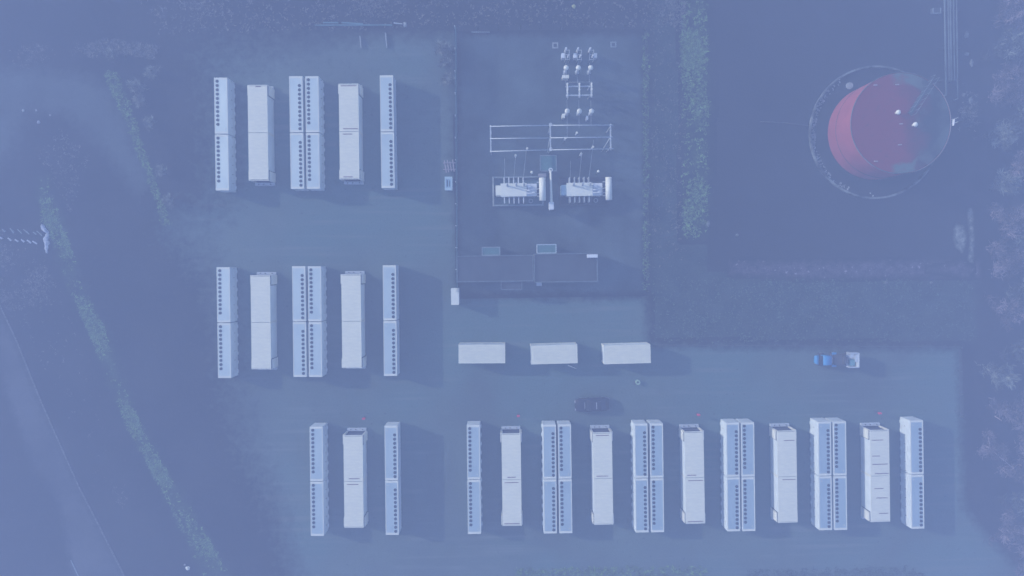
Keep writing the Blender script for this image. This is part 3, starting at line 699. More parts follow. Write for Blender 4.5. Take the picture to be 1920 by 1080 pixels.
ph = [('left', 0), ('middle', 22.3), ('right', 44.8)]
def wirethru(pts, label, sag=.0):
    q = MB()
    for a, b in zip(pts[:-1], pts[1:]): q.tube(a, b, .022, 6)
    return tag(q.build('conductor', M['wire']), label, 'cable', 'overhead conductors in the substation')
for i, (nm, dx) in enumerate(ph):
    # surge arrester posts (top)
    p = P(1059.5 + dx, 97, .9); t = empty('surge_arrester', (p.x, p.y, 0))
    q = MB(); q.box(0, 0, 0, .22, .22, .9); q.build('steel_stand', M['concd'], t)
    q = MB(); insulator(q, 0, 0, .9, 1.5, .13, 9); q.build('insulator_stack', M['porc'], t)
    q = MB(); q.ring(0, 0, 2.41, .05, .12, .05, 16); q.build('corona_ring', M['porc'], t)
    tag(t, f'{nm} one of three tall surge arresters at the top of the switchgear', 'surge arrester', 'surge arresters in a row')
    # breaker
    p = P(1062 + dx, 109, 0); t = empty('circuit_breaker', (p.x, p.y, 0))
    q = MB()
    for sx in (-.28, .28): q.box(sx, 0, 1.4, .05, 1.3, .08); 
    for sy in (-.6, 0, .6): q.box(0, sy, 1.41, .51, .06, .06)
    for sx in (-.28, .28):
        for sy in (-.55, .55): q.box(sx, sy, 0, .07, .07, 1.4)
    q.build('breaker_frame', M['grey'], t)
    q = MB(); insulator(q, 0, 0, 0, 1.1, .11, 7); o = q.build('breaker_pole', M['porc'], t); o.location = (.05, -.35, 1.47)
    q = MB(); q.box(0, 0, 0, .42, .62, 1.0)
    o = q.build('drive_box', M['porc'] if i < 2 else M['grey'], t, .02); o.location = (-.55 if i < 2 else .5, -.1, .5)
    tag(t, f'{nm} one of three circuit breaker frames' + (' with a white drive box' if i < 2 else ' with a dull bluish box'), 'circuit breaker', 'circuit breaker poles in a row')
    # current transformer with round head
    for yy, zz, kind in ((136, 2.9, 'upper'), (214, 2.5, 'lower')):
        p = P((1059 if yy == 136 else 1061.5) + dx, yy, .6); t = empty('current_transformer', (p.x, p.y, 0))
        q = MB(); q.box(0, 0, 0, .26, .26, .7); q.box(0, 0, .7, .5, .4, .10); q.build('steel_stand', M['grey'], t)
        q = MB(); insulator(q, 0, 0, .8, zz - 1.15, .16, 8); q.build('insulator_stack', M['porc'], t)
        q = MB(); q.cyl(0, 0, zz - .45, .26, .25, 18, .31); q.ball(0, 0, zz - .15, .335, 16, .6); q.build('round_head', M['white'], t)
        tag(t, f'{nm} round-headed instrument transformer of the {kind} row', 'transformer', 'round headed instrument transformers')
    wirethru([P(1061 + dx, 118, 2.6), P(1059.5 + dx, 127, 2.9), P(1060 + dx, 146, 2.7), P(1062 + dx, 163, 2.6)], f'{nm} conductor between the upper transformer row and the disconnector')
    wirethru([P(1063 + dx, 188, 2.6), P(1063.3 + dx, 205, 2.6), P(1063.5 + dx, [258, 240, 236][i], 3.9)], f'{nm} conductor dropping from the disconnector to the busbars')
# cross rail between transformer heads
# disconnector
c0 = P(1083, 177, 0); t = empty('disconnector', (c0.x, c0.y, 0))
for i, (nm, dx) in enumerate(ph):
    q = MB(); x = (dx - 22.3) / 14.4
    q.box(x, 0, 2.1, .24, 1.9, .10); q.build('blade_beam', M['grey'], t)
    for yy in (-.75, 0, .75):
        q = MB(); insulator(q, 0, 0, 0, .45, .13, 4); o = q.build('post_insulator', M['porc'], t); o.location = (x, yy, 2.2)
    q = MB(); q.tube((x, -.8, 2.7), (x, .8, 2.7), .05, 8); q.build('contact_arm', M['white'], t)
for yy in (-.62, .52):
    q = MB(); q.box(0, yy, 1.95, 3.5, .16, .14); q.build('cross_beam', M['grey'], t)
q = MB(); q.tube((-1.5, .95, 2.5), (1.6, .95, 2.5), .018, 6); q.build('drive_rod', M['grey'], t)
for sx in (-1.35, 1.35):
    for yy in (-.62, .52):
        q = MB(); q.box(sx, yy, 0, .12, .12, 1.95); q.build('leg', M['grey'], t)
tag(t, 'ladder shaped three pole disconnector in the middle of the switchgear', 'disconnector')
def cabinet(px, py, w, d, h, m, label, rz=0, name='control_cabinet'):
    p = P(px, py, h); t = empty(name, (p.x, p.y, 0), rz); q = MB(); q.box(0, 0, .1, w, d, h - .13); q.build('cabinet_body', m, t, .02)
    q = MB(); q.box(0, 0, h - .03, w + .06, d + .06, .035); q.build('cap', m, t)
    q = MB(); q.box(0, -d / 2 - .012, .2, w * .8, .02, h - .4); dd = q.build('door', m, t)
    q = MB(); q.box(w * .25, -d / 2 - .035, h * .45, .04, .03, .15); q.build('handle', M['dark'], dd)
    q = MB(); q.box(0, 0, 0, w + .1, d + .1, .1); q.build('plinth', M['concd'], t)
    return tag(t, label, 'cabinet')
cabinet(1060.5, 143.5, .82, .38, 1.3, M['white'], 'wide white control cabinet below the left upper instrument transformer')
cabinet(1056.5, 217, .34, .5, 1.2, M['white'], 'small white cabinet left of the lower instrument transformers')
cabinet(1101, 221, .22, .5, 1.1, M['porc'], 'narrow pale cabinet between the lower right instrument transformers')
cabinet(853, 556, .95, 2.1, 2.2, M['white'], 'tall white cabinet at the lower left corner of the substation fence')
for px, py, lab in ((1041, 85.5, 'square pale concrete frame left of the surge arresters'), (1150, 84, 'faint square concrete frame right of the surge arresters')):
    p = P(px, py, 0); q = MB(); w, k = .78, .16
    for s in (-1, 1): q.box(s * (w / 2 - k / 2), 0, .02, k, w, .12); q.box(0, s * (w / 2 - k / 2), .02, w - 2 * k, k, .12)
    o = q.build('foundation_frame', M['conc'] if px < 1100 else M['coping']); o.location = p; tag(o, lab, 'foundation', 'square foundation frames')
# small post insulators hanging near the busbars
for i, (px, py, lab) in enumerate([(1059, 261, 'small insulator under the middle busbar below the left conductor'), (1080, 251, 'small insulator between the top and middle busbars'), (966.5, 293, 'left small insulator below the lowest busbar on the left side'),
      (988, 280, 'second small insulator on the left side, across the lowest busbar'), (1088, 290, 'lower small insulator on the right side below the lowest busbar'), (1110, 277, 'upper small insulator on the right side, across the lowest busbar')]):
    p = P(px, py + 1, 2.4); t = empty('line_insulator', (p.x, p.y, 0)); q = MB(); q.box(0, 0, 0, .09, .09, 2.3); q.build('steel_stand', M['concd'], t)
    q = MB(); insulator(q, 0, 0, 2.3, 1.2, .12, 7); q.build('insulator_stack', M['porc'], t); q = MB(); q.cyl(0, 0, 3.5, .16, .1, 12, .12); q.build('cap', M['white'], t)
    tag(t, lab, 'insulator', 'small insulators near the busbars')

def make_transformer(left):
    t = empty('power_transformer')
    zt = 2.4
    q = MB(); q.box(-.35, .0, .35, 3.2, 1.55, zt - .35); q.box(1.95, 0, .35, 1.35, 1.5, zt - .75); q.build('main_tank', M['white'], t, .04)
    q = MB(); q.box(-.35, 0, zt + .003, 3.35, 1.7, .05)
    for x in (-1.6, -.9, -.2, .5): q.cyl(x, -.6, zt + .05, .05, .04, 8)
    q.build('tank_lid', M['white'], t)
    q = MB(); q.box(1.95, 0, zt - .395, 1.45, 1.6, .05); q.box(1.7, .35, zt - .34, .4, .3, .35); q.box(2.2, -.3, zt - .34, .35, .45, .25); q.tube((1.4, -.1, zt + .1), (3.0, .1, zt + .1), .06, 8); q.tube((1.2, -.45, zt), (3.0, -.5, zt - .1), .05, 8)
    q.build('oil_pipework', M['porc'], t)
    for x in (-1.55, -.93, -.31, .31, .93):
        for s in (-1, 1):
            q = MB(); q.box(x, s * (.80 + .42), .6, .13, .80, 1.5, 0); q.box(x, s * 1.2, 2.1, .09, .9, .05)
            q.build('radiator_fin', M['porc'] if left else M['grey'], t)
    for i, x in enumerate((-1.15, 0, 1.0)):
        q = MB(); insulator(q, 0, 0, 0, 1.0, .13, 7); q.tube((0, 0, 1.0), (0, 0, 1.25), .03, 6); o = q.build('bushing', M['grey'], t); o.location = (x, .5, zt + .05); o.rotation_euler = (R(-12), 0, 0)
    q = MB(); q.box(-2.32, 0, .5, .72, 1.3, 1.55); o = q.build('tap_changer_box', M['white'] if left else M['bluebox'], t, .03)
    q = MB(); q.cyl(0, 0, 0, .42, 2.9, 24, None, Matrix.Rotation(R(-90), 3, 'X')); o = q.build('conservator', M['white'], t); o.location = (3.35, -1.5, 3.0)
    q = MB(); 
    for yy in (-.9, .9): q.box(3.35, yy, .35, .12, .12, 2.3); q.box(3.0, yy, 2.5, .7, .1, .08)
    q.build('conservator_stand', M['grey'], t)
    q = MB(); q.ring(1.9, -1.35, 1.2, .22, .28, .05, 20); q.build('hand_wheel', M['grey'], t)
    q = MB(); q.box(.2, 0, .05, 6.2, 1.2, .3); q.build('base_rail', M['dark'], t)
    return t
for i, (px, py, lab) in enumerate([(968, 356, 'left power transformer, all white with a white end box'), (1091.5, 355, 'right power transformer with a light blue end box')]):
    p = P(px, py, 2.4); t = make_transformer(i == 0); t.location = (p.x, p.y, .05); t.rotation_euler = (0, 0, R(.3)); tag(t, lab, 'power transformer', 'power transformers in the substation')
    # bund
    if i == 0:
        a = P(923, 332, 0); b = P(1019, 386, 0)
    else:
        a = P(1048, 332, 0); b = P(1142, 385, 0)
    bt = empty('transformer_bund', ((a.x + b.x) / 2, (a.y + b.y) / 2, 0)); w = abs(b.x - a.x); h = abs(a.y - b.y)
    q = MB(); q.box(0, 0, .02, w - .4, h - .4, .04); q.build('bund_floor', mat('bund_floor_paint', (.07, .13, .15) if i == 0 else (.03, .04, .045), .9, var=.3), bt)
    q = MB(); q.box(-w / 2 + .1, 0, .02, .2, h, .55)
    q.build('bund_wall', M['conc'] if i == 0 else M['roofd'], bt)
    q = MB(); q.box(.1, -h / 2 + .1, .021, w - .2, .2, .55); q.box(.1, h / 2 - .1, .021, w - .2, .2, .4); q.box(w / 2 - .1, 0, .022, .2, h - .4, .4); q.build('low_wall', M['coping'] if i == 0 else M['roofd'], bt)
    tag(bt, ['pale walled bund under the left power transformer', 'dark walled bund under the right power transformer'][i], 'bund', 'transformer bunds')
for k, pts in enumerate([[(946, 297), (946, 334)], [(967, 290), (963, 337)], [(988, 272), (981, 337)], [(1070, 302), (1069, 334)], [(1091, 284), (1086, 337)], [(1113, 262), (1104, 337)]]):
    wirethru([P(*pts[0], 4.0), P((pts[0][0] + pts[1][0]) / 2, (pts[0][1] + pts[1][1]) / 2, 3.5), P(*pts[1], 3.6)],
             f"{['left', 'middle', 'right'][k % 3]} conductor from the busbars to the {'left' if k < 3 else 'right'} transformer")
for px, py, lab in ((997, 323, 'short white lamp post above the left transformer'), (1122, 321, 'short white lamp post above the right transformer')):
    p = P(px, py, 2.2); t = empty('lamp_post', (p.x, p.y, 0)); q = MB(); q.tube((0, 0, 0), (0, 0, 2.1), .05, 8); q.build('pole', M['grey'], t); q = MB(); q.ball(0, 0, 2.2, .18, 12, .7); q.build('lamp_head', M['white'], t)
    tag(t, lab, 'lamp post', 'short lamp posts by the transformers')
# greenish pad with pale kerb, white duct and grey box
a = P(1012, 291, .12); b = P(1044, 321, .12); t = empty('cable_pit', ((a.x + b.x) / 2, (a.y + b.y) / 2, 0)); w = b.x - a.x; h = a.y - b.y
q = MB(); q.box(0, 0, .02, w - .2, h - .2, .06); q.build('pit_cover', M['greenroof'], t)
q = MB()
for s in (-1, 1): q.box(s * (w / 2 - .05), 0, .02, .10, h, .13); q.box(0, s * (h / 2 - .05), .02, w - .2, .10, .13)
q.build('pit_kerb', M['coping'], t); tag(t, 'square greenish cable pit with pale kerb between the transformers', 'pit')
t = empty('cable_duct', P(1032, 350, 0)); o0 = P(1032, 350, 0)
a = P(1032.5, 320, 2.6) - o0; b = P(1034, 383, 2.6) - o0
q = MB(); q.tube(a, b, .13, 12, .17); q.build('duct', M['white'], t)
q = MB(); q.ring(a.x, a.y + .1, 2.45, .16, .27, .2, 20); q.build('duct_bend', M['porc'], t)
q = MB(); q.box(b.x, b.y - .2, 1.6, .62, 1.0, 1.15); q.build('terminal_box', M['porc'], t, .05)
q = MB(); q.box(a.x, a.y + .1, 0, .14, .14, 2.5); q.box(b.x, b.y - .2, 0, .3, .3, 1.6); q.build('duct_leg', M['grey'], t)
tag(t, 'long white cable duct with an end box standing between the two transformers', 'cable duct')
p = P(1017, 328.5, .8); t = empty('grey_skid', (p.x, p.y, 0), R(5)); q = MB(); q.box(0, 0, .1, 1.05, .5, .7); q.build('skid_body', mat('beige_grey', (.25, .24, .25)), t, .05); q = MB(); q.box(0, 0, 0, 1.1, .55, .1); q.build('skid_base', M['dark'], t)
tag(t, 'small beige grey box between the left transformer and the pit', 'box')

# control building
zr = 2.9
def rect_px(x0, y0, x1, y1, z): a = P(x0, y0, z); b = P(x1, y1, z); return (a.x + b.x) / 2, (a.y + b.y) / 2, abs(b.x - a.x), abs(a.y - b.y)
t = empty('control_building', P(985, 503, 0)); off = P(985, 503, 0)
def wing(x0, y0, x1, y1, zz, roofm, nm):
    cx, cy, w, h = rect_px(x0, y0, x1, y1, zz); cx -= off.x; cy -= off.y
    q = MB(); q.box(cx, cy, 0, w - .06, h - .06, zz - .22); wl = q.build('wall', M['brick'], t)
    q = MB(); q.box(cx, cy, zz - .21, w - .18, h - .18, .06); rf = q.build('roof', roofm, t)
    q = MB(); k = .09
    for s in (-1, 1): q.box(cx + s * (w / 2 - k / 2), cy, zz - .2, k, h, .2); q.box(cx, cy + s * (h / 2 - k / 2), zz - .2, w - 2 * k, k, .2)
    q.build('coping', M['bcope'], rf)
    return wl, (cx, cy, w, h)
w1, g1 = wing(856, 480, 1000.5, 527, zr, M['roofd'], 'a'); w2, g2 = wing(1001.5, 476, 1121, 528, zr + .2, M['roofd'], 'b'); wing(939, 528, 979, 543, 2.6, M['roofd'], 'c')
for (wl, g) in ((w1, g1), (w2, g2)):
    for k in range(3):
        q = MB(); q.box(g[0] - g[2] / 3 + k * g[2] / 3, g[1] - g[3] / 2 + .01, 1.0, 1.2, .06, 1.1); q.build('window', M['glass'], t)
q = MB(); q.box(g1[0] - .5, g1[1] + g1[3] / 2 - .01, 0, 1.0, .06, 2.1); q.build('door', M['dark'], t)
cx, cy, w, h = rect_px(1101, 477, 1121, 483, zr + .6); q = MB(); q.box(cx - off.x, cy - off.y, zr + .18, w, h, .4); q.build('roof_unit', M['porc'], t, .03)
cx, cy, w, h = rect_px(1006, 531, 1016, 534, 1.2); q = MB(); q.box(cx - off.x, cy - off.y, .6, w, h + .3, .6); q.build('wall_unit', M['grey'], t)
tag(t, 'low flat dark-roofed control building with pale roof edges below the transformers', 'building')
for (x0, y0, x1, y1, lab) in ((1006, 458, 1043.5, 475, 'small greenish flat-roofed hut above the right wing of the control building'), (903, 463, 938, 479, 'small greenish flat-roofed hut above the left wing of the control building')):
    cx, cy, w, h = rect_px(x0, y0, x1, y1, 2.3); u = empty('equipment_hut', (cx, cy, 0)); q = MB(); q.box(0, 0, 0, w - .1, h - .1, 2.15); q.build('wall', M['brick'], u)
    q = MB(); q.box(0, 0, 2.16, w - .2, h - .2, .06); r_ = q.build('roof', M['greenroof'], u); q = MB()
    for s in (-1, 1): q.box(s * (w / 2 - .06), 0, 2.152, .12, h, .15); q.box(0, s * (h / 2 - .06), 2.152, w - .24, .12, .15)
    q.build('coping', mat('hut_coping', (.34, .42, .46), .8) if x0 > 1000 else M['coping'], r_); q = MB(); q.box(0, h / 2 - .03, .05, .8, .05, 1.9); q.build('door', M['greenroof'], u); tag(u, lab, 'hut', 'greenish equipment huts')

# ------------------------------------------------------------------ things by the left fence
p = P(841, 344, 1.0); t = empty('utility_crate', (p.x, p.y, 0), R(-1)); q = MB(); q.box(0, 0, .08, .95, 1.75, .85); q.build('crate_body', M['bluebox'], t, .02)
q = MB()
for s in (-1, 1): q.box(s * .42, 0, .932, .16, 1.8, .08); q.box(0, s * .72, .932, .66, .34, .08)
q.build('crate_lid_frame', mat('pale_lid', (.34, .46, .50), .7), t)
for s in (-.14, .14):
    q = MB(); q.box(s, 0, .932, .10, .8, .03); q.build('lid_slot', M['dark'], t)
q = MB(); q.box(0, 0, 0, .9, 1.6, .08); q.build('pallet_base', M['dark'], t); tag(t, 'pale blue crate with a framed lid standing beside the palisade fence', 'crate')
labs = ['leftmost long timber beam in the small stack by the fence', 'second timber beam from the left in the small stack', 'third timber beam from the left in the small stack', 'rightmost timber beam in the small stack by the fence']
for i, (x0, y0, x1, y1) in enumerate([(833, 301, 837, 324), (838.5, 300, 841.5, 323), (843.5, 303, 846.5, 321), (848.5, 299, 851.5, 322)]):
    a = P(x0, y0, .35); b = P(x1, y1, .35); c = (a + b) / 2; d = b - a; q = MB(); q.box(0, 0, .26, d.length, .14, .14, 0); o = q.build('timber_beam', M['wood']); o.location = (c.x, c.y, 0); o.rotation_euler = (0, 0, math.atan2(d.y, d.x))
    tag(o, labs[i], 'timber beam', 'timber beams stacked by the fence')
for i, y in enumerate((306, 318)):
    a = P(831, y, .13); b = P(855, y - 1, .13); c = (a + b) / 2; q = MB(); q.box(0, 0, 0, (b - a).length, .12, .25); o = q.build('timber_bearer', M['wood']); o.location = (c.x, c.y, .005)
    tag(o, ['upper crosswise bearer under the timber beams', 'lower crosswise bearer under the timber beams'][i], 'timber beam', 'bearers under the timber beams')

# ------------------------------------------------------------------ top edge: steel beams, kerbs
def bar(x0, y0, x1, y1, z, w, h, m, name, label, cat, group=None):
    a = P(x0, y0, z); b = P(x1, y1, z); c = (a + b) / 2; d = b - a; q = MB(); L_ = d.length
    q.box(0, 0, 0, L_, w, h * .22); q.box(0, 0, h * .22 + .001, L_, w * .35, h * .56); q.box(0, 0, h * .78 + .002, L_, w, h * .22)
    o = q.build(name, m); o.location = (c.x, c.y, z - h); o.rotation_euler = (0, 0, math.atan2(d.y, d.x)); return tag(o, label, cat, group)
bar(605, 42, 634, 42.2, .3, .14, .22, M['beam'], 'steel_beam', 'short teal steel beam at the upper left of the beam pile', 'steel beam', 'steel beams lying along the top edge')
bar(640, 42, 680, 44.5, .3, .16, .22, M['beam'], 'steel_beam', 'short teal steel beam in the middle of the beam pile', 'steel beam', 'steel beams lying along the top edge')
bar(590, 46.8, 735, 46.5, .3, .13, .2, M['beam'], 'steel_beam', 'longest teal steel beam lying under the yard top edge', 'steel beam', 'steel beams lying along the top edge')
bar(738, 42.5, 754, 44.5, .3, .10, .2, M['grey'], 'steel_beam', 'short grey beam at the right end of the beam pile', 'steel beam', 'steel beams lying along the top edge')
bar(674.5, 67, 676.5, 89, .4, .12, .3, M['conc'], 'kerb_stone', 'left one of two pale upright kerb lines at the top gate', 'kerb', 'kerb lines at the top gate')
bar(722.5, 61, 725, 89, .4, .12, .3, M['conc'], 'kerb_stone', 'right one of two pale upright kerb lines at the top gate', 'kerb', 'kerb lines at the top gate')
bar(884, 60, 918, 59.6, .3, .10, .2, M['coping'], 'steel_beam', 'thin grey beam lying along the top of the compound', 'steel beam', 'steel beams lying along the top edge')

def stone(px, py, s, label, m=None, seed=0, cat='stone', group=None, sx=1., sy=1., rz=0.):
    rg = np.random.default_rng(seed); bm = bmesh.new(); bmesh.ops.create_icosphere(bm, subdivisions=2, radius=1)
    for v in bm.verts: v.co *= 1 + rg.uniform(-.22, .22)
    for v in bm.verts: v.co = Vector((v.co.x * s * sx, v.co.y * s * sy, v.co.z * s * .5))
    me = bpy.data.meshes.new('stone'); bm.to_mesh(me); bm.free(); me.materials.append(m or M['rock']); o = bpy.data.objects.new('stone', me); COL.objects.link(o)
    o.location = P(px, py, s * .3); o.rotation_euler = (0, 0, rz); return tag(o, label, cat, group)
stone(352, 1065, .28, 'white stone near the bottom left frame edge', M['white'], 1); stone(346, 1059, .14, 'tiny pale stone just above the white stone at bottom left', None, 2)
stone(43.5, 207, .18, 'leftmost small white stone on the top left track', M['conc'], 3); stone(68, 207, .14, 'second small stone from the left on the top left track', None, 4)
stone(72, 229, .22, 'flat pale stone below the two track stones', None, 5); stone(94, 216, .13, 'rightmost small stone beside the top left track', None, 6)
stone(759.5, 46, .24, 'pale stone at the right end of the steel beam pile', M['conc'], 7, sy=1.6)
stone(1813, 101, .26, 'topmost pale stone right of the pipe bundle', M['lump'], 8, sx=1.4); stone(1822, 118, .26, 'second pale stone from the top right of the pipe bundle', M['lump'], 9, sy=1.9)
stone(1812, 65, .3, 'pale lump high up right of the pipe bundle', M['lump'], 12, sy=1.6); stone(1820, 188, .27, 'pale lump level with the pipe ends near the trees', M['lump'], 10, sy=1.7); stone(1808, 177, .18, 'small pale stone left of the pipe end lump', M['lump'], 11)
stone(1661 , 530, .22, 'pale stone on the grass left below the rubble strip', M['lump'], 13); stone(1746, 530, .2, 'pale stone on the grass under the right rubble strip', M['lump'], 14)
stone(1382, 441, .2, 'lone small pale stone on the left part of the hardstanding', M['lump'], 15); stone(1328, 420, .22, 'pale stone at the lower end of the green strip', M['lump'], 16, sy=1.8)
stone(1076, 12, .26, 'yellowish stone among the weeds at the top edge', mat('yellow_stone', (.28, .30, .12)), 17)
stone(1787, 228, .16, 'tiny pale stone right of the tank ladder', M['conc'], 18)
# herringbone boards and pale rubble at the far left
k = 0; names = ['first', 'second', 'third', 'fourth', 'fifth', 'sixth', 'seventh']
for row, (pts, lab) in enumerate([([(5, 430, 9, 435), (19, 428, 26, 437), (33, 430, 41, 438), (44, 430, 55, 439), (62, 435, 68, 439.5), (69, 433, 79, 442)], 'upper'),
                                  ([(-1, 444, 4, 448), (15, 446, 21, 451.5), (28, 449, 34, 453), (40, 449, 45.5, 454), (51, 450, 58, 456), (61, 452, 69.5, 457.5)], 'lower')]):
    for i, (x0, y0, x1, y1) in enumerate(pts):
        a = P(x0, y0, .3); b = P(x1, y1, .3); c = (a + b) / 2; d = b - a; q = MB(); q.box(0, 0, 0, d.length, .16 if row else .11, .1); q.box(0, 0, -.25, .3, .1, .24)
        o = q.build('board', M['plank'] if row else M['coping']); o.location = (c.x, c.y, .26); o.rotation_euler = (0, 0, math.atan2(d.y, d.x))
        tag(o, f"{names[i]} slanted pale board from the left in the {lab} row", 'board', 'slanted boards in two rows at the far left')
for i, (px, py, s, sx, sy, rz) in enumerate([(80, 426, .36, .7, 1.3, .3), (84, 431, .38, .7, 1.6, .7), (89, 442, .3, .9, 1.2, 0), (86, 448, .34, 1, 1.3, -.6), (87.5, 455, .36, 1, 1.1, .4), (87.5, 463, .34, .8, 1.3, 0), (87.5, 471, .24, .7, 1.3, .3)]):
    stone(px, py, s, f"{names[i]} white boulder from the top in the zigzag line beside the boards", M['plank'], 30 + i, 'boulder', 'white boulders in a zigzag line', sx, sy, rz)

# road edging at the lower left
q = MB(); pts = [(0, 572), (32, 640), (72, 740), (108, 822), (148, 912), (184, 982), (236, 1085)]
for (a, b) in zip(pts[:-1], pts[1:]):
    A, B_ = P(*a, .0), P(*b, .0); c = (A + B_) / 2; d = B_ - A; q.box(c.x, c.y, .0, d.length, .18, .10, math.atan2(d.y, d.x))
tag(q.build('kerb', M['concd']), 'long worn kerb along the bottom left road', 'kerb')
q = MB(); A, B_ = P(133, 1050, 0), P(152, 1090, 0); c = (A + B_) / 2; d = B_ - A; q.box(c.x, c.y, .0, d.length, .12, .08, math.atan2(d.y, d.x)); tag(q.build('kerb', M['coping']), 'short kerb piece at the bottom end of the road', 'kerb')

# ------------------------------------------------------------------ red fire posts
for px, py, lab in ((682, 785, 'red post between the two leftmost bottom columns'), (972, 780, 'red post above the second column of the bottom right block'), (1310, 778, 'red post above the middle of the bottom right block'), (1650, 775, 'red post near the right end of the bottom right block')):
    p = P(px, py, 1.1); t = empty('marker_post', (p.x, p.y, 0))
    q = MB(); q.tube((0, 0, 0), (0, 0, .85), .03, 8); q.build('post', M['dark'], t); q = MB(); q.box(0, 0, .85, .40, .24, .42); q.build('red_head', M['redhi'], t, .04)
    q = MB(); q.box(0, 0, 0, .3, .3, .06); q.build('foot_plate', M['dark'], t); tag(t, lab, 'marker post', 'red topped marker posts above the bottom row')

# ------------------------------------------------------------------ vehicles
def rr(hw, z0, z1, k=.18, n=3):
    """rounded rectangle in the y-z plane"""
    out = []
    for cy, cz, a0 in ((hw - k, z1 - k, 0), (-hw + k, z1 - k, 90), (-hw + k, z0 + k, 180), (hw - k, z0 + k, 270)):
        for i in range(n + 1):
            a = R(a0 + 90 * i / n); out.append((cy + k * math.cos(a), cz + k * math.sin(a)))
    return out
def loftx(secs, k=.15): return [[(x, y, z) for y, z in rr(hw, z0, z1, min(k, hw * .8, (z1 - z0) * .45))] for x, hw, z0, z1 in secs]
def wheel(parent, x, y, r=.33, w=.22):
    q = MB(); q.cyl(0, 0, 0, r, w, 20, None, Matrix.Rotation(R(90), 3, 'X')); o = q.build('tyre', M['tyre'], None)
    h = MB(); h.cyl(0, 0, 0, r * .6, w + .02, 14, None, Matrix.Rotation(R(90), 3, 'X')); wl = empty('wheel', (x, y + w / 2, r)); wl.parent = parent; o.parent = wl
    ho = h.build('rim', M['chrome'], wl); ho.location = (0, .01, 0)
t = empty('parked_car', P(1109, 757, 0), R(2))
q = MB(); q.loft(loftx([(-2.32, .62, .35, .62), (-2.2, .78, .25, .76), (-1.6, .90, .2, .86), (-.6, .92, .2, .93), (.6, .92, .2, .95), (1.7, .90, .2, .95), (2.15, .82, .25, .92), (2.3, .68, .35, .8)])); q.build('car_body', M['black'], t)
q = MB(); q.loft(loftx([(-.95, .72, .8, .90), (-.35, .70, .85, 1.36), (.2, .68, .85, 1.42), (1.0, .66, .85, 1.38), (1.65, .66, .85, 1.10), (1.95, .66, .8, .96)], .12)); q.build('cabin_glass', M['glass'], t)
q = MB(); q.box(.42, 0, 1.405, 1.45, 1.08, .03); q.build('roof', M['black'], t, .01)
q = MB(); q.box(.50, 0, 1.437, .09, .92, .03); q.build('glint_strip', M['lampg'], t)  # pale strip, a reflection line of the car glass painted on
for s in (-1, 1):
    q = MB(); q.box(-2.2, s * .52, .62, .22, .3, .13); q.build('headlight', M['lampg'], t, .03)
    q = MB(); q.box(2.2, s * .6, .66, .14, .26, .14); q.build('tail_light', M['tail'], t)
    q = MB(); q.box(-.55, s * 1.0, .92, .14, .18, .12); q.build('wing_mirror', M['black'], t)
    for x in (-1.4, 1.4): wheel(t, x, s * .78)
q = MB(); q.box(-1.0, 0, .906, .05, .85, .02); q.build('wiper', M['lampg'], t)
tag(t, 'black car parked above the second pair of bottom right cabinets', 'car')

t = empty('utility_truck', P(1560, 672.5, 0), R(0))
q = MB(); q.box(.1, 0, .45, 5.0, .9, .2); q.box(.35, 0, .66, 2.1, 1.55, .25); q.build('chassis', M['dark'], t)
q = MB(); q.loft(loftx([(-2.72, .38, .55, .95), (-2.6, .55, .5, 1.05), (-2.25, .62, .5, 1.10)], .12)); q.build('bonnet', M['vblue'], t)
q = MB(); q.loft(loftx([(-2.25, .62, .6, 1.12), (-1.95, .62, .6, 1.62)], .1)); q.build('windscreen', M['glass'], t)
q = MB(); q.loft(loftx([(-1.95, .64, .6, 1.70), (-1.5, .66, .6, 1.76), (-.85, .62, .6, 1.74)], .14)); q.build('cab', M['vblue'], t)
q = MB(); q.box(-.78, 0, 1.1, .10, .8, .5); q.build('cab_rear_panel', M['vwhite'], t)
for s in (-1, 1):
    q = MB(); q.box(-.15, s * .82, .86, .62, .30, .10); q.build('mudguard', M['vblue'], t, .03)
    q = MB(); q.box(-2.6, s * .42, .7, .12, .2, .14); q.build('headlight', M['lampg'], t)
    for x in (-1.7, -.1, 1.9): wheel(t, x, s * (.72 if x < -1 else .80), .38, .24)
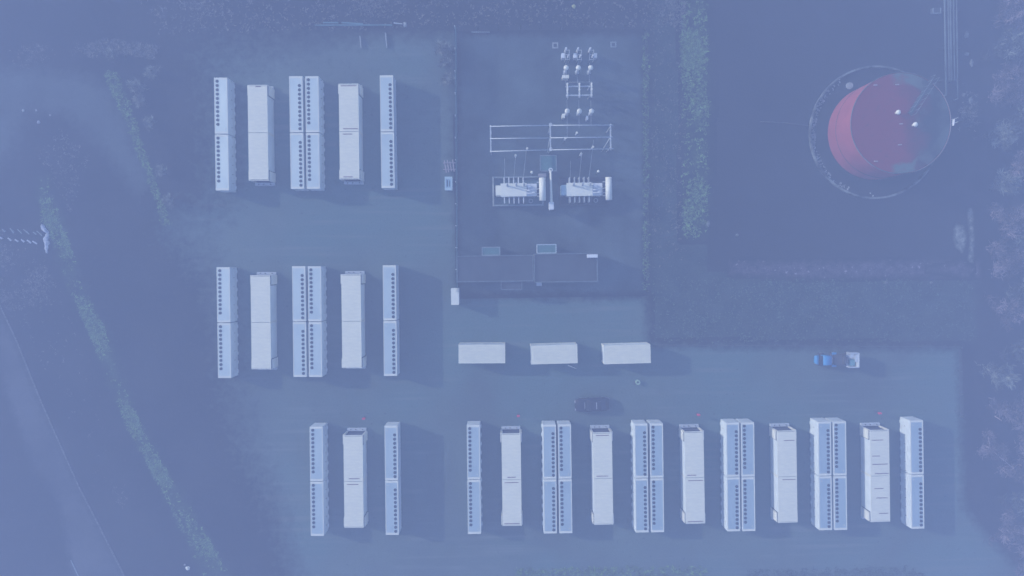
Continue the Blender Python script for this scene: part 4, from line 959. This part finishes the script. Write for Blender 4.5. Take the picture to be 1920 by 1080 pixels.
q = MB(); q.box(.55, 0, .95, 1.5, 1.35, .35); q.box(1.0, 0, 1.3, .5, .9, .4); q.build('load_bay', M['dark'], t, .04)
q = MB(); q.box(2.05, 0, 1.0, 1.25, 1.9, .06); q.box(2.62, 0, 1.06, .12, 1.95, .95)
for s in (-1, 1): q.box(1.98, s * .93, 1.06, 1.16, .10, .95)
q.build('rear_tray', M['vwhite'], t, .01)
q = MB(); q.box(1.75, .62, 1.80, .55, .5, .08, .5); q.box(2.35, .3, 1.85, .42, 1.0, .06); q.build('tray_cover', M['vwhite'], t)
q = MB(); q.box(2.0, -.35, 1.1, .7, .8, .35); q.build('tray_load', mat('teal_sheet', (.12, .28, .33)), t)
tag(t, 'small blue utility truck with a dark middle and white rear tray', 'truck')

# ------------------------------------------------------------------ round tub
t = empty('round_tub', P(1195, 716, 0))
q = MB(); q.ring(0, 0, 0, .17, .31, .42, 28); q.build('tub_wall', M['tub'], t)
q = MB(); q.cyl(0, 0, .06, .165, .2, 20); q.build('tub_filling', M['dark'], t)
q = MB(); q.ring(0, 0, .421, .15, .33, .03, 28); q.build('tub_lip', M['tub'], t)
q = MB(); q.box(-.08, -.16, 0, .9, .5, .03); q.build('dark_patch', M['dark'], t)  # flat dark patch under the tub, wider than its wall
tag(t, 'small round pale green tub with a dark middle, alone on the yard', 'tub')

# ------------------------------------------------------------------ haze volume added to lay a flat blue tint over the view
hz = MB(); hz.box(0, 0, -1.0, 906, 906, 94.0); ho = hz.build('haze', None or bpy.data.materials.new('tint_haze'))
hm = ho.data.materials[0]; hm.use_nodes = True; n = hm.node_tree; n.nodes.remove(n.nodes['Principled BSDF'])
v = n.nodes.new('ShaderNodeVolumePrincipled'); v.inputs['Color'].default_value = (.362, .484, .905, 1); v.inputs['Density'].default_value = .0055; v.inputs['Anisotropy'].default_value = 0
n.links.new(v.outputs[0], n.nodes['Material Output'].inputs['Volume'])
tag(ho, 'added blue haze, an even tint veil between the camera and the whole site', 'haze', kind='stuff')
